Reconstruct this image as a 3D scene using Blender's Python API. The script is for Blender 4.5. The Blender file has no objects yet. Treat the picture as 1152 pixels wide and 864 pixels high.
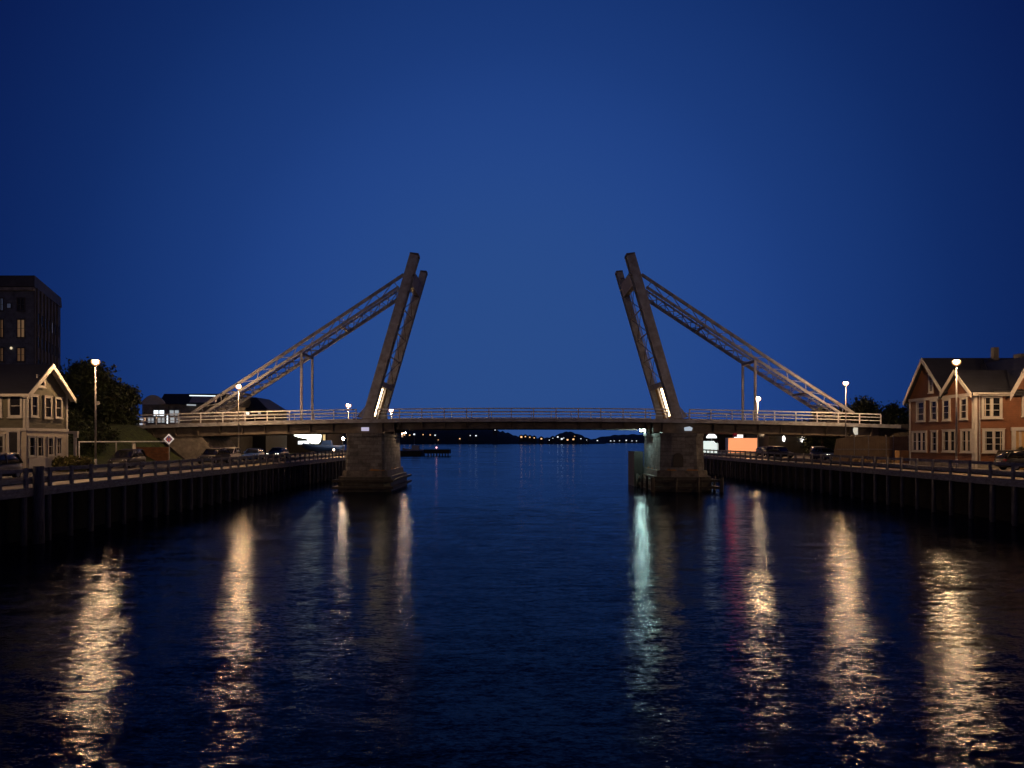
import bpy, bmesh, math, random
from mathutils import Vector, Matrix
random.seed(11)
R = math.radians
sc = bpy.context.scene
COL = sc.collection
F = 832.0; HZ = 496.0; CZ = 6.0          # focal length in photo pixels, horizon row, camera height over the water

def P(x, y, D):                           # photo pixel at depth D -> world point
    return Vector(((x-576)/F*D, D, CZ+(HZ-y)/F*D))
def zat(y, D): return CZ+(HZ-y)/F*D
def xat(x, D): return (x-576)/F*D
def dat(x, X): return X*F/(x-576)

# ------------------------------------------------------------------ materials
def newmat(name):
    m = bpy.data.materials.new(name); m.use_nodes = True
    nt = m.node_tree; b = nt.nodes['Principled BSDF']
    return m, nt, b

def mat(name, col, rough=.7, var=.25, scale=3.0, metal=0.0, bump=.0, bscale=None, spec=.5, stretch=(1,1,1), col2=None, fine=True):
    m, nt, b = newmat(name)
    N, L = nt.nodes, nt.links
    tc = N.new('ShaderNodeTexCoord'); mp = N.new('ShaderNodeMapping'); mp.inputs['Scale'].default_value = stretch
    L.new(tc.outputs['Object'], mp.inputs['Vector'])
    nz = N.new('ShaderNodeTexNoise'); nz.inputs['Scale'].default_value = scale; nz.inputs['Detail'].default_value = 7; nz.inputs['Roughness'].default_value = .65
    L.new(mp.outputs[0], nz.inputs['Vector'])
    cr = N.new('ShaderNodeValToRGB')
    c2 = col2 or tuple(max(0, c*(1-var*1.6)) for c in col)
    c1 = tuple(min(1, c*(1+var)) for c in col)
    cr.color_ramp.elements[0].position = .33; cr.color_ramp.elements[0].color = (*c2, 1)
    cr.color_ramp.elements[1].position = .68; cr.color_ramp.elements[1].color = (*c1, 1)
    L.new(nz.outputs['Fac'], cr.inputs[0]); L.new(cr.outputs[0], b.inputs['Base Color'])
    b.inputs['Roughness'].default_value = rough; b.inputs['Metallic'].default_value = metal
    b.inputs['Specular IOR Level'].default_value = spec
    if bump:
        n2 = N.new('ShaderNodeTexNoise'); n2.inputs['Scale'].default_value = bscale or scale*4; n2.inputs['Detail'].default_value = 6
        L.new(mp.outputs[0], n2.inputs['Vector'])
        bp = N.new('ShaderNodeBump'); bp.inputs['Strength'].default_value = bump; bp.inputs['Distance'].default_value = .05
        L.new(n2.outputs['Fac'], bp.inputs['Height']); L.new(bp.outputs[0], b.inputs['Normal'])
    return m

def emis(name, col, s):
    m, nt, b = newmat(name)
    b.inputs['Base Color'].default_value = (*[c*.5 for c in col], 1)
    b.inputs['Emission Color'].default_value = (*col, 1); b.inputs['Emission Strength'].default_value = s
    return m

def lapmat(name, col, pitch=.16, var=.2, axis='Z', depth=.6):
    """painted boards: a saw-tooth bump with a thin dark joint, in metres"""
    m, nt, b = newmat(name); N, L = nt.nodes, nt.links
    tc = N.new('ShaderNodeTexCoord'); sp = N.new('ShaderNodeSeparateXYZ'); L.new(tc.outputs['Object'], sp.inputs[0])
    d = N.new('ShaderNodeMath'); d.operation = 'DIVIDE'; d.inputs[1].default_value = pitch
    L.new(sp.outputs[axis], d.inputs[0])
    fr = N.new('ShaderNodeMath'); fr.operation = 'FRACT'; L.new(d.outputs[0], fr.inputs[0])
    cr0 = N.new('ShaderNodeValToRGB'); cr0.color_ramp.elements[0].color = (.45,.45,.45,1); cr0.color_ramp.elements[0].position = 0
    cr0.color_ramp.elements[1].position = .16; cr0.color_ramp.elements[1].color = (1,1,1,1); L.new(fr.outputs[0], cr0.inputs[0])
    nz = N.new('ShaderNodeTexNoise'); nz.inputs['Scale'].default_value = 1.12; nz.inputs['Detail'].default_value = 8; nz.inputs['Roughness'].default_value = .7
    L.new(tc.outputs['Object'], nz.inputs['Vector'])
    cr = N.new('ShaderNodeValToRGB')
    cr.color_ramp.elements[0].position = .3; cr.color_ramp.elements[0].color = (*[c*(1-var*1.5) for c in col], 1)
    cr.color_ramp.elements[1].position = .7; cr.color_ramp.elements[1].color = (*[min(1,c*(1+var)) for c in col], 1)
    L.new(nz.outputs['Fac'], cr.inputs[0])
    mx = N.new('ShaderNodeMix'); mx.data_type = 'RGBA'; mx.blend_type = 'MULTIPLY'; mx.inputs[0].default_value = 1
    L.new(cr.outputs[0], mx.inputs[6]); L.new(cr0.outputs[0], mx.inputs[7]); L.new(mx.outputs[2], b.inputs['Base Color'])
    bp = N.new('ShaderNodeBump'); bp.inputs['Strength'].default_value = depth; bp.inputs['Distance'].default_value = .03
    L.new(fr.outputs[0], bp.inputs['Height']); L.new(bp.outputs[0], b.inputs['Normal'])
    b.inputs['Roughness'].default_value = .6
    return m

def brickmat(name, c1, c2, mortar, sx=1.0, bw=.9, bh=.42, ms=.02, stain=None, bump=.6):
    m, nt, b = newmat(name); N, L = nt.nodes, nt.links
    tc = N.new('ShaderNodeTexCoord'); sp = N.new('ShaderNodeSeparateXYZ'); L.new(tc.outputs['Object'], sp.inputs[0])
    ad = N.new('ShaderNodeMath'); L.new(sp.outputs['X'], ad.inputs[0]); L.new(sp.outputs['Y'], ad.inputs[1])
    cb = N.new('ShaderNodeCombineXYZ'); L.new(ad.outputs[0], cb.inputs['X']); L.new(sp.outputs['Z'], cb.inputs['Y'])
    br = N.new('ShaderNodeTexBrick'); L.new(cb.outputs[0], br.inputs['Vector'])
    br.inputs['Scale'].default_value = 1; br.inputs['Brick Width'].default_value = bw; br.inputs['Row Height'].default_value = bh
    br.inputs['Mortar Size'].default_value = ms; br.inputs['Mortar Smooth'].default_value = .3; br.inputs['Bias'].default_value = 0
    br.inputs['Color1'].default_value = (*c1,1); br.inputs['Color2'].default_value = (*c2,1); br.inputs['Mortar'].default_value = (*mortar,1)
    nz = N.new('ShaderNodeTexNoise'); nz.inputs['Scale'].default_value = 1.1; nz.inputs['Detail'].default_value = 10; nz.inputs['Roughness'].default_value = .75
    L.new(tc.outputs['Object'], nz.inputs['Vector'])
    cr = N.new('ShaderNodeValToRGB'); cr.color_ramp.elements[0].position = .3; cr.color_ramp.elements[0].color = (.35,.34,.33,1)
    cr.color_ramp.elements[1].position = .7; cr.color_ramp.elements[1].color = (1.35,1.3,1.25,1); L.new(nz.outputs['Fac'], cr.inputs[0])
    mx = N.new('ShaderNodeMix'); mx.data_type = 'RGBA'; mx.blend_type = 'MULTIPLY'; mx.inputs[0].default_value = 1
    L.new(br.outputs['Color'], mx.inputs[6]); L.new(cr.outputs[0], mx.inputs[7])
    out = mx.outputs[2]
    if stain:                              # weed and rust coloured band near the water, ragged edge
        mr = N.new('ShaderNodeMapRange'); mr.inputs['From Min'].default_value = stain[1]+1.1; mr.inputs['From Max'].default_value = stain[1]
        L.new(sp.outputs['Z'], mr.inputs['Value'])
        n3 = N.new('ShaderNodeTexNoise'); n3.inputs['Scale'].default_value = .9; n3.inputs['Detail'].default_value = 8
        L.new(tc.outputs['Object'], n3.inputs['Vector'])
        mu = N.new('ShaderNodeMath'); mu.operation = 'MULTIPLY'; L.new(mr.outputs[0], mu.inputs[0]); L.new(n3.outputs['Fac'], mu.inputs[1])
        c3 = N.new('ShaderNodeValToRGB'); c3.color_ramp.elements[0].position = .44; c3.color_ramp.elements[1].position = .58
        L.new(mu.outputs[0], c3.inputs[0])
        m2 = N.new('ShaderNodeMix'); m2.data_type = 'RGBA'; L.new(c3.outputs[0], m2.inputs[0]); L.new(out, m2.inputs[6]); m2.inputs[7].default_value = (*stain[0],1)
        out = m2.outputs[2]
    L.new(out, b.inputs['Base Color']); b.inputs['Roughness'].default_value = .85
    bp = N.new('ShaderNodeBump'); bp.inputs['Strength'].default_value = bump; bp.inputs['Distance'].default_value = .06
    ad2 = N.new('ShaderNodeMath'); ad2.operation = 'SUBTRACT'; L.new(nz.outputs['Fac'], ad2.inputs[0]); L.new(br.outputs['Fac'], ad2.inputs[1])
    L.new(ad2.outputs[0], bp.inputs['Height']); L.new(bp.outputs[0], b.inputs['Normal'])
    return m

M = {}
M['steel'] = mat('grey_painted_steel', (.31,.345,.42), .55, .15, 1.2, bump=.25, bscale=8, col2=(.19,.19,.205))
M['girder'] = mat('brown_girder_paint', (.115,.10,.09), .6, .3, .9, bump=.2, bscale=5)
M['railing'] = mat('white_railing_paint', (.66,.70,.78), .5, .08, 4, col2=(.50,.50,.53))
M['concrete'] = mat('weathered_concrete', (.22,.205,.19), .9, .3, 1.3, bump=.5, bscale=9)
M['stone'] = brickmat('pier_masonry', (.165,.18,.215), (.09,.097,.115), (.065,.07,.08), bw=.95, bh=.44, ms=.02, stain=((.30,.13,.02), -6.25))
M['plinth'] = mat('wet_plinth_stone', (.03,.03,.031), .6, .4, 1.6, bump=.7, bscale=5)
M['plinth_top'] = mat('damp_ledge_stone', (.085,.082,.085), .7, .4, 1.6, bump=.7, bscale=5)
M['fender'] = mat('tarred_fender_timber', (.018,.016,.015), .7, .4, 2, bump=.5, stretch=(1,1,.2))
M['timber'] = mat('grey_weathered_timber', (.20,.20,.225), .8, .3, 2.2, bump=.5, bscale=14, stretch=(3,1,3))
M['pile'] = mat('pile_timber', (.085,.085,.10), .8, .4, 2.5, bump=.6, bscale=10, stretch=(4,4,.5))
M['planks'] = lapmat('boardwalk_planks', (.26,.22,.18), .2, .25, 'Y', .5)
M['asphalt'] = mat('worn_asphalt', (.06,.058,.057), .85, .3, 1.4, bump=.5, bscale=40)
M['paving'] = mat('quay_concrete_paving', (.22,.20,.18), .85, .25, .8, bump=.4, bscale=20)
M['grass'] = mat('short_grass', (.038,.058,.014), .95, .5, 2.6, bump=1.0, bscale=25)
M['earth'] = mat('dark_earth', (.05,.042,.03), .95, .4, 1.5, bump=.5)
M['rock'] = mat('quay_wall_stone', (.05,.048,.045), .9, .4, 1.0, bump=.8, bscale=3)
M['leaf'] = mat('dark_leaves', (.030,.046,.016), .8, .6, .9)
M['leaf_b'] = mat('hedge_leaves', (.16,.15,.04), .8, .6, 2.2)
M['bark'] = mat('bark', (.12,.085,.06), .95, .35, 4, bump=.6, stretch=(3,3,.5))
M['olive'] = lapmat('olive_clapboard', (.095,.092,.072), .17)
M['cream'] = mat('cream_paint', (.42,.39,.345), .6, .12, 1.8)
M['brownwall'] = lapmat('russet_clapboard', (.165,.068,.032), .16)
M['white'] = mat('white_trim_paint', (.40,.395,.39), .5, .08, 3)
M['roof'] = lapmat('dark_slate_roof', (.009,.011,.018), .3, .35, 'Z', .7)
M['glass'] = mat('dark_window_glass', (.012,.012,.013), .16, .3, .5, spec=.35)
M['curtain'] = mat('pale_curtain', (.42,.38,.33), .9, .25, 9, stretch=(6,6,.4))
M['tower'] = brickmat('tower_render', (.11,.13,.19), (.10,.12,.17), (.08,.09,.12), bw=2.2, bh=1.1, ms=.02, bump=.2)
M['towerdark'] = mat('tower_dark_cladding', (.05,.05,.058), .7, .3, .6)
M['brick'] = brickmat('brown_brick', (.26,.11,.045), (.2,.085,.035), (.14,.1,.07), bw=.5, bh=.16, ms=.015)
M['fence'] = lapmat('grey_brown_fence_boards', (.17,.13,.09), .24, .3, 'X', .7)
M['pallet'] = mat('raw_pallet_wood', (.36,.25,.13), .85, .25, 3, stretch=(1,1,4))
M['tan'] = mat('tan_board', (.42,.27,.11), .7, .15, 2)
M['galv'] = mat('galvanised_steel', (.36,.36,.37), .45, .15, 6, metal=.5)
M['black'] = mat('black_metal', (.02,.02,.022), .5, .3, 3)
M['tyre'] = mat('rubber', (.018,.018,.018), .85, .3, 8)
M['rim'] = mat('alloy', (.3,.3,.31), .35, .1, 8, metal=.8)
M['chrome'] = mat('plate_white', (.6,.6,.62), .4, .05, 8)
M['taillens'] = mat('tail_lens_red', (.3,.01,.01), .2, .1, 8)
M['headlens'] = mat('clear_lens', (.55,.55,.55), .15, .1, 8)
def paint(name, c):
    m = mat(name, c, .55, .06, 2); m.node_tree.nodes['Principled BSDF'].inputs['Coat Weight'].default_value = .05; return m
M['carblack'] = paint('black_car_paint', (.012,.012,.014)); M['carblue'] = paint('blue_car_paint', (.02,.07,.32))
M['carsilver'] = paint('silver_car_paint', (.42,.40,.38)); M['cardarkblue'] = paint('navy_car_paint', (.012,.03,.13))
M['hull'] = paint('blue_boat_hull', (.012,.05,.20))
M['sodium'] = emis('street_lamp_glow', (1,.57,.26), 4900)
mf, nt, b = newmat('frosted_bowl'); N, L = nt.nodes, nt.links  # half-clear emission that draws an orange ring round each bulb
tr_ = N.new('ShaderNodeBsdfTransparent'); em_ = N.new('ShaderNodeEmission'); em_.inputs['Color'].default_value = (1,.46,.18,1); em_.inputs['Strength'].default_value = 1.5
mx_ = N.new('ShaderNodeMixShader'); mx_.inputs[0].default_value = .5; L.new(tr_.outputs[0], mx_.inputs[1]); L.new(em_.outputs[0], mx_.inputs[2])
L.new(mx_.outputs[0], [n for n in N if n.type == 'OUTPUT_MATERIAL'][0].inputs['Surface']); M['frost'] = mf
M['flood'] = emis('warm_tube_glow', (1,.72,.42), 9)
M['coolflood'] = emis('cool_white_glow', (.70,1,.84), 480)
M['warmbulb'] = emis('warm_bulb_glow', (1,.62,.34), 520)
M['redlamp'] = emis('red_signal_glow', (1,.02,.05), 55)
M['whitelit'] = emis('lit_white_window', (.86,.95,1), 1.6)
M['dimwhite'] = emis('dim_lit_white', (.78,.85,.9), .42)
M['neon'] = emis('white_strip_light', (.8,.95,1), 1.5)
M['warmwin'] = emis('warm_window', (1,.6,.26), .28)
M['orangebox'] = emis('orange_light_box', (1,.38,.17), .85)
M['ovallamp'] = emis('oval_lamp', (1,.96,.9), 4)
M['headlamp_on'] = emis('headlamp_on', (1,.95,.85), 5)
M['farwarm'] = emis('far_warm_window', (1,.55,.25), 1.4)
M['farwhite'] = emis('far_white_window', (.85,.92,1), 1.3)
M['tar'] = mat('black_tarred_boards', (.014,.013,.013), .9, .3, 1.5)  # near black; on the added sheets it stands in for deep shadow
M['hill'] = mat('far_hill_woods', (.02,.028,.02), .95, .4, .02)

# ------------------------------------------------------------------ mesh helpers
class MB:
    def __init__(s): s.v = []; s.f = []
    def add(s, vs, fs):
        b = len(s.v); s.v += [Vector(v) for v in vs]; s.f += [tuple(b+i for i in f) for f in fs]
    def box(s, a, b, bev=0):
        x0,y0,z0 = a; x1,y1,z1 = b
        x0,x1 = min(x0,x1),max(x0,x1); y0,y1 = min(y0,y1),max(y0,y1); z0,z1 = min(z0,z1),max(z0,z1)
        s.add([(x0,y0,z0),(x1,y0,z0),(x1,y1,z0),(x0,y1,z0),(x0,y0,z1),(x1,y0,z1),(x1,y1,z1),(x0,y1,z1)],
              [(0,3,2,1),(4,5,6,7),(0,1,5,4),(1,2,6,5),(2,3,7,6),(3,0,4,7)]); return s
    def hexa(s, p):                       # 8 points: bottom ring then top ring
        s.add(p, [(0,3,2,1),(4,5,6,7),(0,1,5,4),(1,2,6,5),(2,3,7,6),(3,0,4,7)]); return s
    def bar(s, a, b, w, h, up=(0,0,1)):   # rectangular bar from a to b, w across, h along up
        a = Vector(a); b = Vector(b); d = (b-a).normalized(); up = Vector(up)
        r = d.cross(up)
        if r.length < 1e-4: r = d.cross(Vector((0,1,0)))
        r.normalize(); u = r.cross(d).normalized()
        q = []
        for p in (a, b):
            q += [p-r*w/2-u*h/2, p+r*w/2-u*h/2, p+r*w/2+u*h/2, p-r*w/2+u*h/2]
        s.add(q, [(0,1,2,3),(7,6,5,4),(0,4,5,1),(1,5,6,2),(2,6,7,3),(3,7,4,0)]); return s
    def tube(s, a, b, r0, r1=None, n=8, caps=True):
        a = Vector(a); b = Vector(b); r1 = r0 if r1 is None else r1; d = (b-a).normalized()
        x = d.cross(Vector((0,0,1)));
        if x.length < 1e-3: x = Vector((1,0,0))
        x.normalize(); y = d.cross(x).normalized(); vs = []
        for p, r in ((a,r0),(b,r1)):
            for i in range(n):
                t = 2*math.pi*i/n; vs.append(p+x*r*math.cos(t)+y*r*math.sin(t))
        fs = [(i,(i+1)%n,n+(i+1)%n,n+i) for i in range(n)]
        if caps: fs += [tuple(range(n-1,-1,-1)), tuple(range(n,2*n))]
        s.add(vs, fs); return s
    def blob(s, c, r, n=10, m=6, jit=0, z0=-1, z1=1):
        c = Vector(c); vs = []
        for j in range(m+1):
            ph = math.asin(z0)+(math.asin(z1)-math.asin(z0))*j/m
            for i in range(n):
                t = 2*math.pi*i/n; k = 1+random.uniform(-jit,jit)
                vs.append(c+Vector((r[0]*math.cos(ph)*math.cos(t)*k, r[1]*math.cos(ph)*math.sin(t)*k, r[2]*math.sin(ph)*k)))
        fs = [(j*n+i, j*n+(i+1)%n, (j+1)*n+(i+1)%n, (j+1)*n+i) for j in range(m) for i in range(n)]
        fs += [tuple(range(n-1,-1,-1)), tuple(m*n+i for i in range(n))]
        s.add(vs, fs); return s
    def prism(s, pts, a, b, axis='Y'):    # polygon pts extruded along an axis from a to b
        n = len(pts)
        def mk(p, t):
            return {'Y': (p[0],t,p[1]), 'X': (t,p[0],p[1]), 'Z': (p[0],p[1],t)}[axis]
        s.add([mk(p,a) for p in pts]+[mk(p,b) for p in pts],
              [tuple(range(n-1,-1,-1)), tuple(range(n,2*n))]+[(i,(i+1)%n,n+(i+1)%n,n+i) for i in range(n)]); return s
    def build(s, name, m, parent=None, smooth=False, bevel=0):
        me = bpy.data.meshes.new(name); o = bpy.data.objects.new(name, me); COL.objects.link(o)
        off = Vector((0,0,0)); p = parent
        while p is not None: off += p.location; p = p.parent
        me.from_pydata([v-off for v in s.v], [], s.f); me.update()
        bm = bmesh.new(); bm.from_mesh(me); bmesh.ops.recalc_face_normals(bm, faces=bm.faces)
        if bevel: bmesh.ops.bevel(bm, geom=bm.edges[:], offset=bevel, segments=1, affect='EDGES', clamp_overlap=True)
        bm.to_mesh(me); bm.free()
        me.materials.append(M[m] if isinstance(m, str) else m)
        if smooth:
            for q in me.polygons: q.use_smooth = True
        if parent is not None: o.parent = parent
        return o

def tag(o, label=None, cat=None, group=None, kind=None):
    for k, v in (('label',label),('category',cat),('group',group),('kind',kind)):
        if v: o[k] = v
    return o
def thing(name, loc, label, cat, group=None):
    e = bpy.data.objects.new(name, None); COL.objects.link(e); e.location = loc; e.empty_display_size = .3
    return tag(e, label, cat, group)
KIDS = {}
def kids(o): return [c for c in bpy.data.objects if c.parent is o]
def copy_tree(o, parent=None):
    c = o.copy(); COL.objects.link(c); c.parent = parent
    for ch in kids(o): copy_tree(ch, c)
    return c
def place(proto, used, loc, rz, label, cat=None, group=None, scale=None):
    o = proto if not used else copy_tree(proto)
    o.location = loc; o.rotation_euler = (0,0,rz)
    if scale: o.scale = scale
    return tag(o, label, cat, group)
def structure(mb, name, m, smooth=False):
    return tag(mb.build(name, m, None, smooth), kind='structure')

# ------------------------------------------------------------------ camera
cam = bpy.data.cameras.new('camera'); co = bpy.data.objects.new('camera', cam); COL.objects.link(co)
co.location = (0,0,CZ); co.rotation_euler = (R(90),0,0); cam.sensor_width = 36; cam.lens = 26
cam.shift_y = 64/1152; cam.clip_end = 20000; cam.clip_start = .5; sc.camera = co

# ------------------------------------------------------------------ world: late dusk sky
w = bpy.data.worlds.new('World'); sc.world = w; w.use_nodes = True
nt = w.node_tree; N, L = nt.nodes, nt.links; bg = N['Background']
sky = N.new('ShaderNodeTexSky'); sky.sky_type = 'NISHITA'; sky.sun_disc = False
sky.sun_elevation = R(SUN_EL := 1.0); sky.sun_rotation = R(0); sky.ozone_density = 6.0; sky.air_density = 1.0; sky.dust_density = .2
# afterglow: the sky is brightest low over the sea and falls off with the angle from there; a violet glow is added behind the camera to light front faces
tc = N.new('ShaderNodeTexCoord'); dt = N.new('ShaderNodeVectorMath'); dt.operation = 'DOT_PRODUCT'
dt.inputs[1].default_value = Vector((0,.995,.1)).normalized(); L.new(tc.outputs['Generated'], dt.inputs[0])
rp = N.new('ShaderNodeValToRGB'); el = rp.color_ramp.elements
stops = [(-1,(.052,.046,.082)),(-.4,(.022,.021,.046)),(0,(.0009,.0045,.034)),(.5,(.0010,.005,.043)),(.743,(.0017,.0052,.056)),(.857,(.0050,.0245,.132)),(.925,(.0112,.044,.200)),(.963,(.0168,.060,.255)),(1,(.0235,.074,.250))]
stops = [((p_+1)/2,c_) for p_,c_ in stops]
mr_ = N.new('ShaderNodeMapRange'); mr_.inputs['From Min'].default_value = -1; mr_.inputs['From Max'].default_value = 1; L.new(dt.outputs['Value'], mr_.inputs['Value'])
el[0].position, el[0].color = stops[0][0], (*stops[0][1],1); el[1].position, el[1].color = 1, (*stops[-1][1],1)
rp.color_ramp.interpolation = 'B_SPLINE'
for p_, c_ in stops[1:-1]:
    e_ = el.new(p_); e_.color = (*c_,1)
L.new(mr_.outputs[0], rp.inputs[0])
s1 = N.new('ShaderNodeMix'); s1.data_type = 'RGBA'; s1.blend_type = 'MIX'; s1.inputs[0].default_value = .02
sk = N.new('ShaderNodeMix'); sk.data_type = 'RGBA'; sk.blend_type = 'MULTIPLY'; sk.inputs[0].default_value = 1; sk.inputs[7].default_value = (.035,.06,.12,1)
L.new(sky.outputs[0], sk.inputs[6]); L.new(rp.outputs[0], s1.inputs[6]); L.new(sk.outputs[2], s1.inputs[7])
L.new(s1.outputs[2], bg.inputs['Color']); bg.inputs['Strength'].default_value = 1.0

vs_ = sc.view_settings
sc.display_settings.display_device = 'sRGB'
vs_.view_transform = 'Standard'; vs_.look = 'None'; vs_.gamma = 1; vs_.exposure = 0; vs_.use_curve_mapping = False

# ------------------------------------------------------------------ water
mw, nt, b = newmat('harbour_water'); N, L = nt.nodes, nt.links
N.remove(b); out = [n for n in N if n.type == 'OUTPUT_MATERIAL'][0]
tc = N.new('ShaderNodeTexCoord')
def wave(scale, sy, det, rough=.6, rot=0):
    mp = N.new('ShaderNodeMapping'); mp.inputs['Scale'].default_value = (1,sy,1); mp.inputs['Rotation'].default_value = (0,0,R(rot)); L.new(tc.outputs['Object'], mp.inputs['Vector'])
    n = N.new('ShaderNodeTexNoise'); n.inputs['Scale'].default_value = scale; n.inputs['Detail'].default_value = det; n.inputs['Roughness'].default_value = rough
    L.new(mp.outputs[0], n.inputs['Vector']); return n
def mth(op, a, bb=None, v=None):
    m = N.new('ShaderNodeMath'); m.operation = op; L.new(a, m.inputs[0])
    if bb is not None: L.new(bb, m.inputs[1])
    if v is not None: m.inputs[1].default_value = v
    return m.outputs[0]
def vm(op, a, bb=None, v=None):
    m = N.new('ShaderNodeVectorMath'); m.operation = op; L.new(a, m.inputs[0])
    if bb is not None: L.new(bb, m.inputs[1])
    if v is not None: m.inputs[1].default_value = v
    return m.outputs[0]
# wave slopes: each octave of noise gives an (x, y) slope; ripples are long across the channel and short along it
n3 = wave(.02, 4.0, 4, .55, 3)
slick = N.new('ShaderNodeMapRange'); slick.inputs['From Min'].default_value = .42; slick.inputs['From Max'].default_value = .60
slick.inputs['To Max'].default_value = 1.12
L.new(n3.outputs['Fac'], slick.inputs['Value'])
sy_ = N.new('ShaderNodeSeparateXYZ'); L.new(tc.outputs['Object'], sy_.inputs[0])
off_ = N.new('ShaderNodeMapRange'); off_.inputs['From Min'].default_value = 80; off_.inputs['From Max'].default_value = 130   # calm lanes are stronger out in the channel
off_.inputs['To Min'].default_value = .88; off_.inputs['To Max'].default_value = .42
L.new(sy_.outputs['Y'], off_.inputs['Value']); L.new(off_.outputs[0], slick.inputs['To Min'])
sl = None
for (sc_, sy_, det_, amp_, rot_) in ((.30,2.4,1,.10,7),(1.3,2.8,2,.19,-6),(4.5,2.8,2,.27,3),(13.0,2.6,1,.26,-4)):
    nn_ = wave(sc_, sy_, det_, .55, rot_)
    q_ = vm('MULTIPLY', vm('SUBTRACT', nn_.outputs['Color'], v=(.5,.5,.5)), v=(amp_*.72,amp_*1.70,0))
    sl = q_ if sl is None else vm('ADD', sl, q_)
scl = N.new('ShaderNodeVectorMath'); scl.operation = 'SCALE'; L.new(sl, scl.inputs[0]); L.new(slick.outputs[0], scl.inputs['Scale'])
nrm = vm('NORMALIZE', vm('ADD', scl.outputs[0], v=(0,0,1)))
gl = N.new('ShaderNodeBsdfGlossy'); gl.distribution = 'BECKMANN'; gl.inputs['Color'].default_value = (.64,.70,.77,1)
L.new(mth('MULTIPLY', slick.outputs[0], v=.19), gl.inputs['Roughness']); L.new(nrm, gl.inputs['Normal'])
df = N.new('ShaderNodeBsdfDiffuse'); df.inputs['Color'].default_value = (.0,.001,.009,1)
fn = N.new('ShaderNodeFresnel'); fn.inputs['IOR'].default_value = 1.20; L.new(nrm, fn.inputs['Normal'])
ms = N.new('ShaderNodeMixShader'); L.new(fn.outputs[0], ms.inputs[0]); L.new(df.outputs[0], ms.inputs[1]); L.new(gl.outputs[0], ms.inputs[2]); L.new(ms.outputs[0], out.inputs['Surface'])
M['water'] = mw
wt = MB(); wt.add([(-6000,-80,0),(6000,-80,0),(6000,9000,0),(-6000,9000,0)], [(0,1,2,3)])
structure(wt, 'water', 'water')

# ------------------------------------------------------------------ land
XL, XR = -28.0, 35.5
def sm(t): t = max(0,min(1,t)); return t*t*(3-2*t)
def hl(x, y):   # left bank
    h = 3.6 + 4.3*sm((y-64)/20)*sm((-x-37.5)/7) if y < 88 else 3.6 + 4.3*sm((-x-45)/2)
    if x < -52: h += .3*math.sin(x*.3+y*.2)*sm((-x-52)/10)
    return h
def hr(x, y): return 3.6 + 4.25*sm((y-85)/5)*(1-sm((y-101)/4))*sm((x-43.5)/3)
def bank(name, xs, ys, hf, m):
    mb = MB(); nx, ny = len(xs), len(ys); edge = xs[0]
    vs = [(x,y,hf(x,y)) for y in ys for x in xs]; fs = [(j*nx+i,j*nx+i+1,(j+1)*nx+i+1,(j+1)*nx+i) for j in range(ny-1) for i in range(nx-1)]
    mb.add(vs, fs)
    mb.add([(edge,ys[0],-2),(edge,ys[-1],-2),(edge,ys[-1],hf(edge,ys[-1])),(edge,ys[0],hf(edge,ys[0]))], [(0,1,2,3)])
    mb.add([(edge,ys[-1],-2),(xs[-1],ys[-1],-2),(xs[-1],ys[-1],hf(xs[-1],ys[-1])),(edge,ys[-1],hf(edge,ys[-1]))], [(0,1,2,3)])
    return structure(mb, name, m)
ysl = [-60,-20,20,40,50]+[52+1.5*i for i in range(74)]+[168,178,190]
bank('ground', [XL-2.4,-33,-36]+[-37-1.2*i for i in range(22)]+[-70,-90,-140,-300,-900], ysl, hl, 'grass')
bank('ground', [XR+2.0,38,40,42]+[43+.8*i for i in range(8)]+[55,70,100,180,400,900], ysl, hr, 'earth')
# road sheets, kerbs
rd = MB(); rd.box((XL-8.6,-60,3.45),(XL-2.5,188,3.604)); structure(rd, 'road', 'asphalt')
rd = MB(); rd.box((XR+2.05,-60,3.45),(XR+30,83,3.604)); rd.box((XR+2.05,83,3.45),(XR+7.5,188,3.606)); structure(rd, 'road', 'paving')
kb = MB(); kb.box((XL-2.72,-60,3.2),(XL-2.42,188,3.72)); structure(kb, 'kerb', 'concrete')
kb = MB(); kb.box((XR+2.0,-60,3.2),(XR+2.3,188,3.72)); structure(kb, 'kerb', 'concrete')
ln = MB(); ln.box((XL-5.6,-60,3.6),(XL-5.48,162,3.609)); structure(ln, 'road_marking', 'white')

def quay(name, X, side, y0, y1, sp, label):
    t = thing(name, (X,y0,0), label, 'quay')
    MB().box((X+side*.02,y0,3.12),(X+side*2.42,y1,3.3)).build('boardwalk', 'planks', t)
    MB().box((X-side*.16,y0,2.78),(X+side*.12,y1,3.28)).build('edge_beam', 'timber', t)
    MB().box((X+side*.3,y0,2.72),(X+side*.6,y1,3.1)).build('bearer', 'timber', t)
    MB().box((X+side*1.5,y0,-1.5),(X+side*1.7,y1,3.1)).build('back_wall', 'tar', t)  # dark sheet added so the space under the quay looks black
    n = int((y1-y0)/sp); bigs = []
    for i in range(n):
        y = y0+sp*(i+.3)+random.uniform(-.12,.12); r = random.uniform(.14,.19); tall = 3.12
        m = MB(); m.tube((X+random.uniform(-.02,.05)*side,y,-1.5),(X+side*.02,y,tall), r*1.08, r, 9); m.build('pile', 'pile', t, True)
        if len(bigs) + i < 99 and i < 40:
            m = MB(); m.tube((X+side*.72,y+sp*.5,-1.5),(X+side*.7,y+sp*.5,tall), r*.8, r*.75, 7); m.build('inner_pile', 'pile', t, True)
    return t
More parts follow.
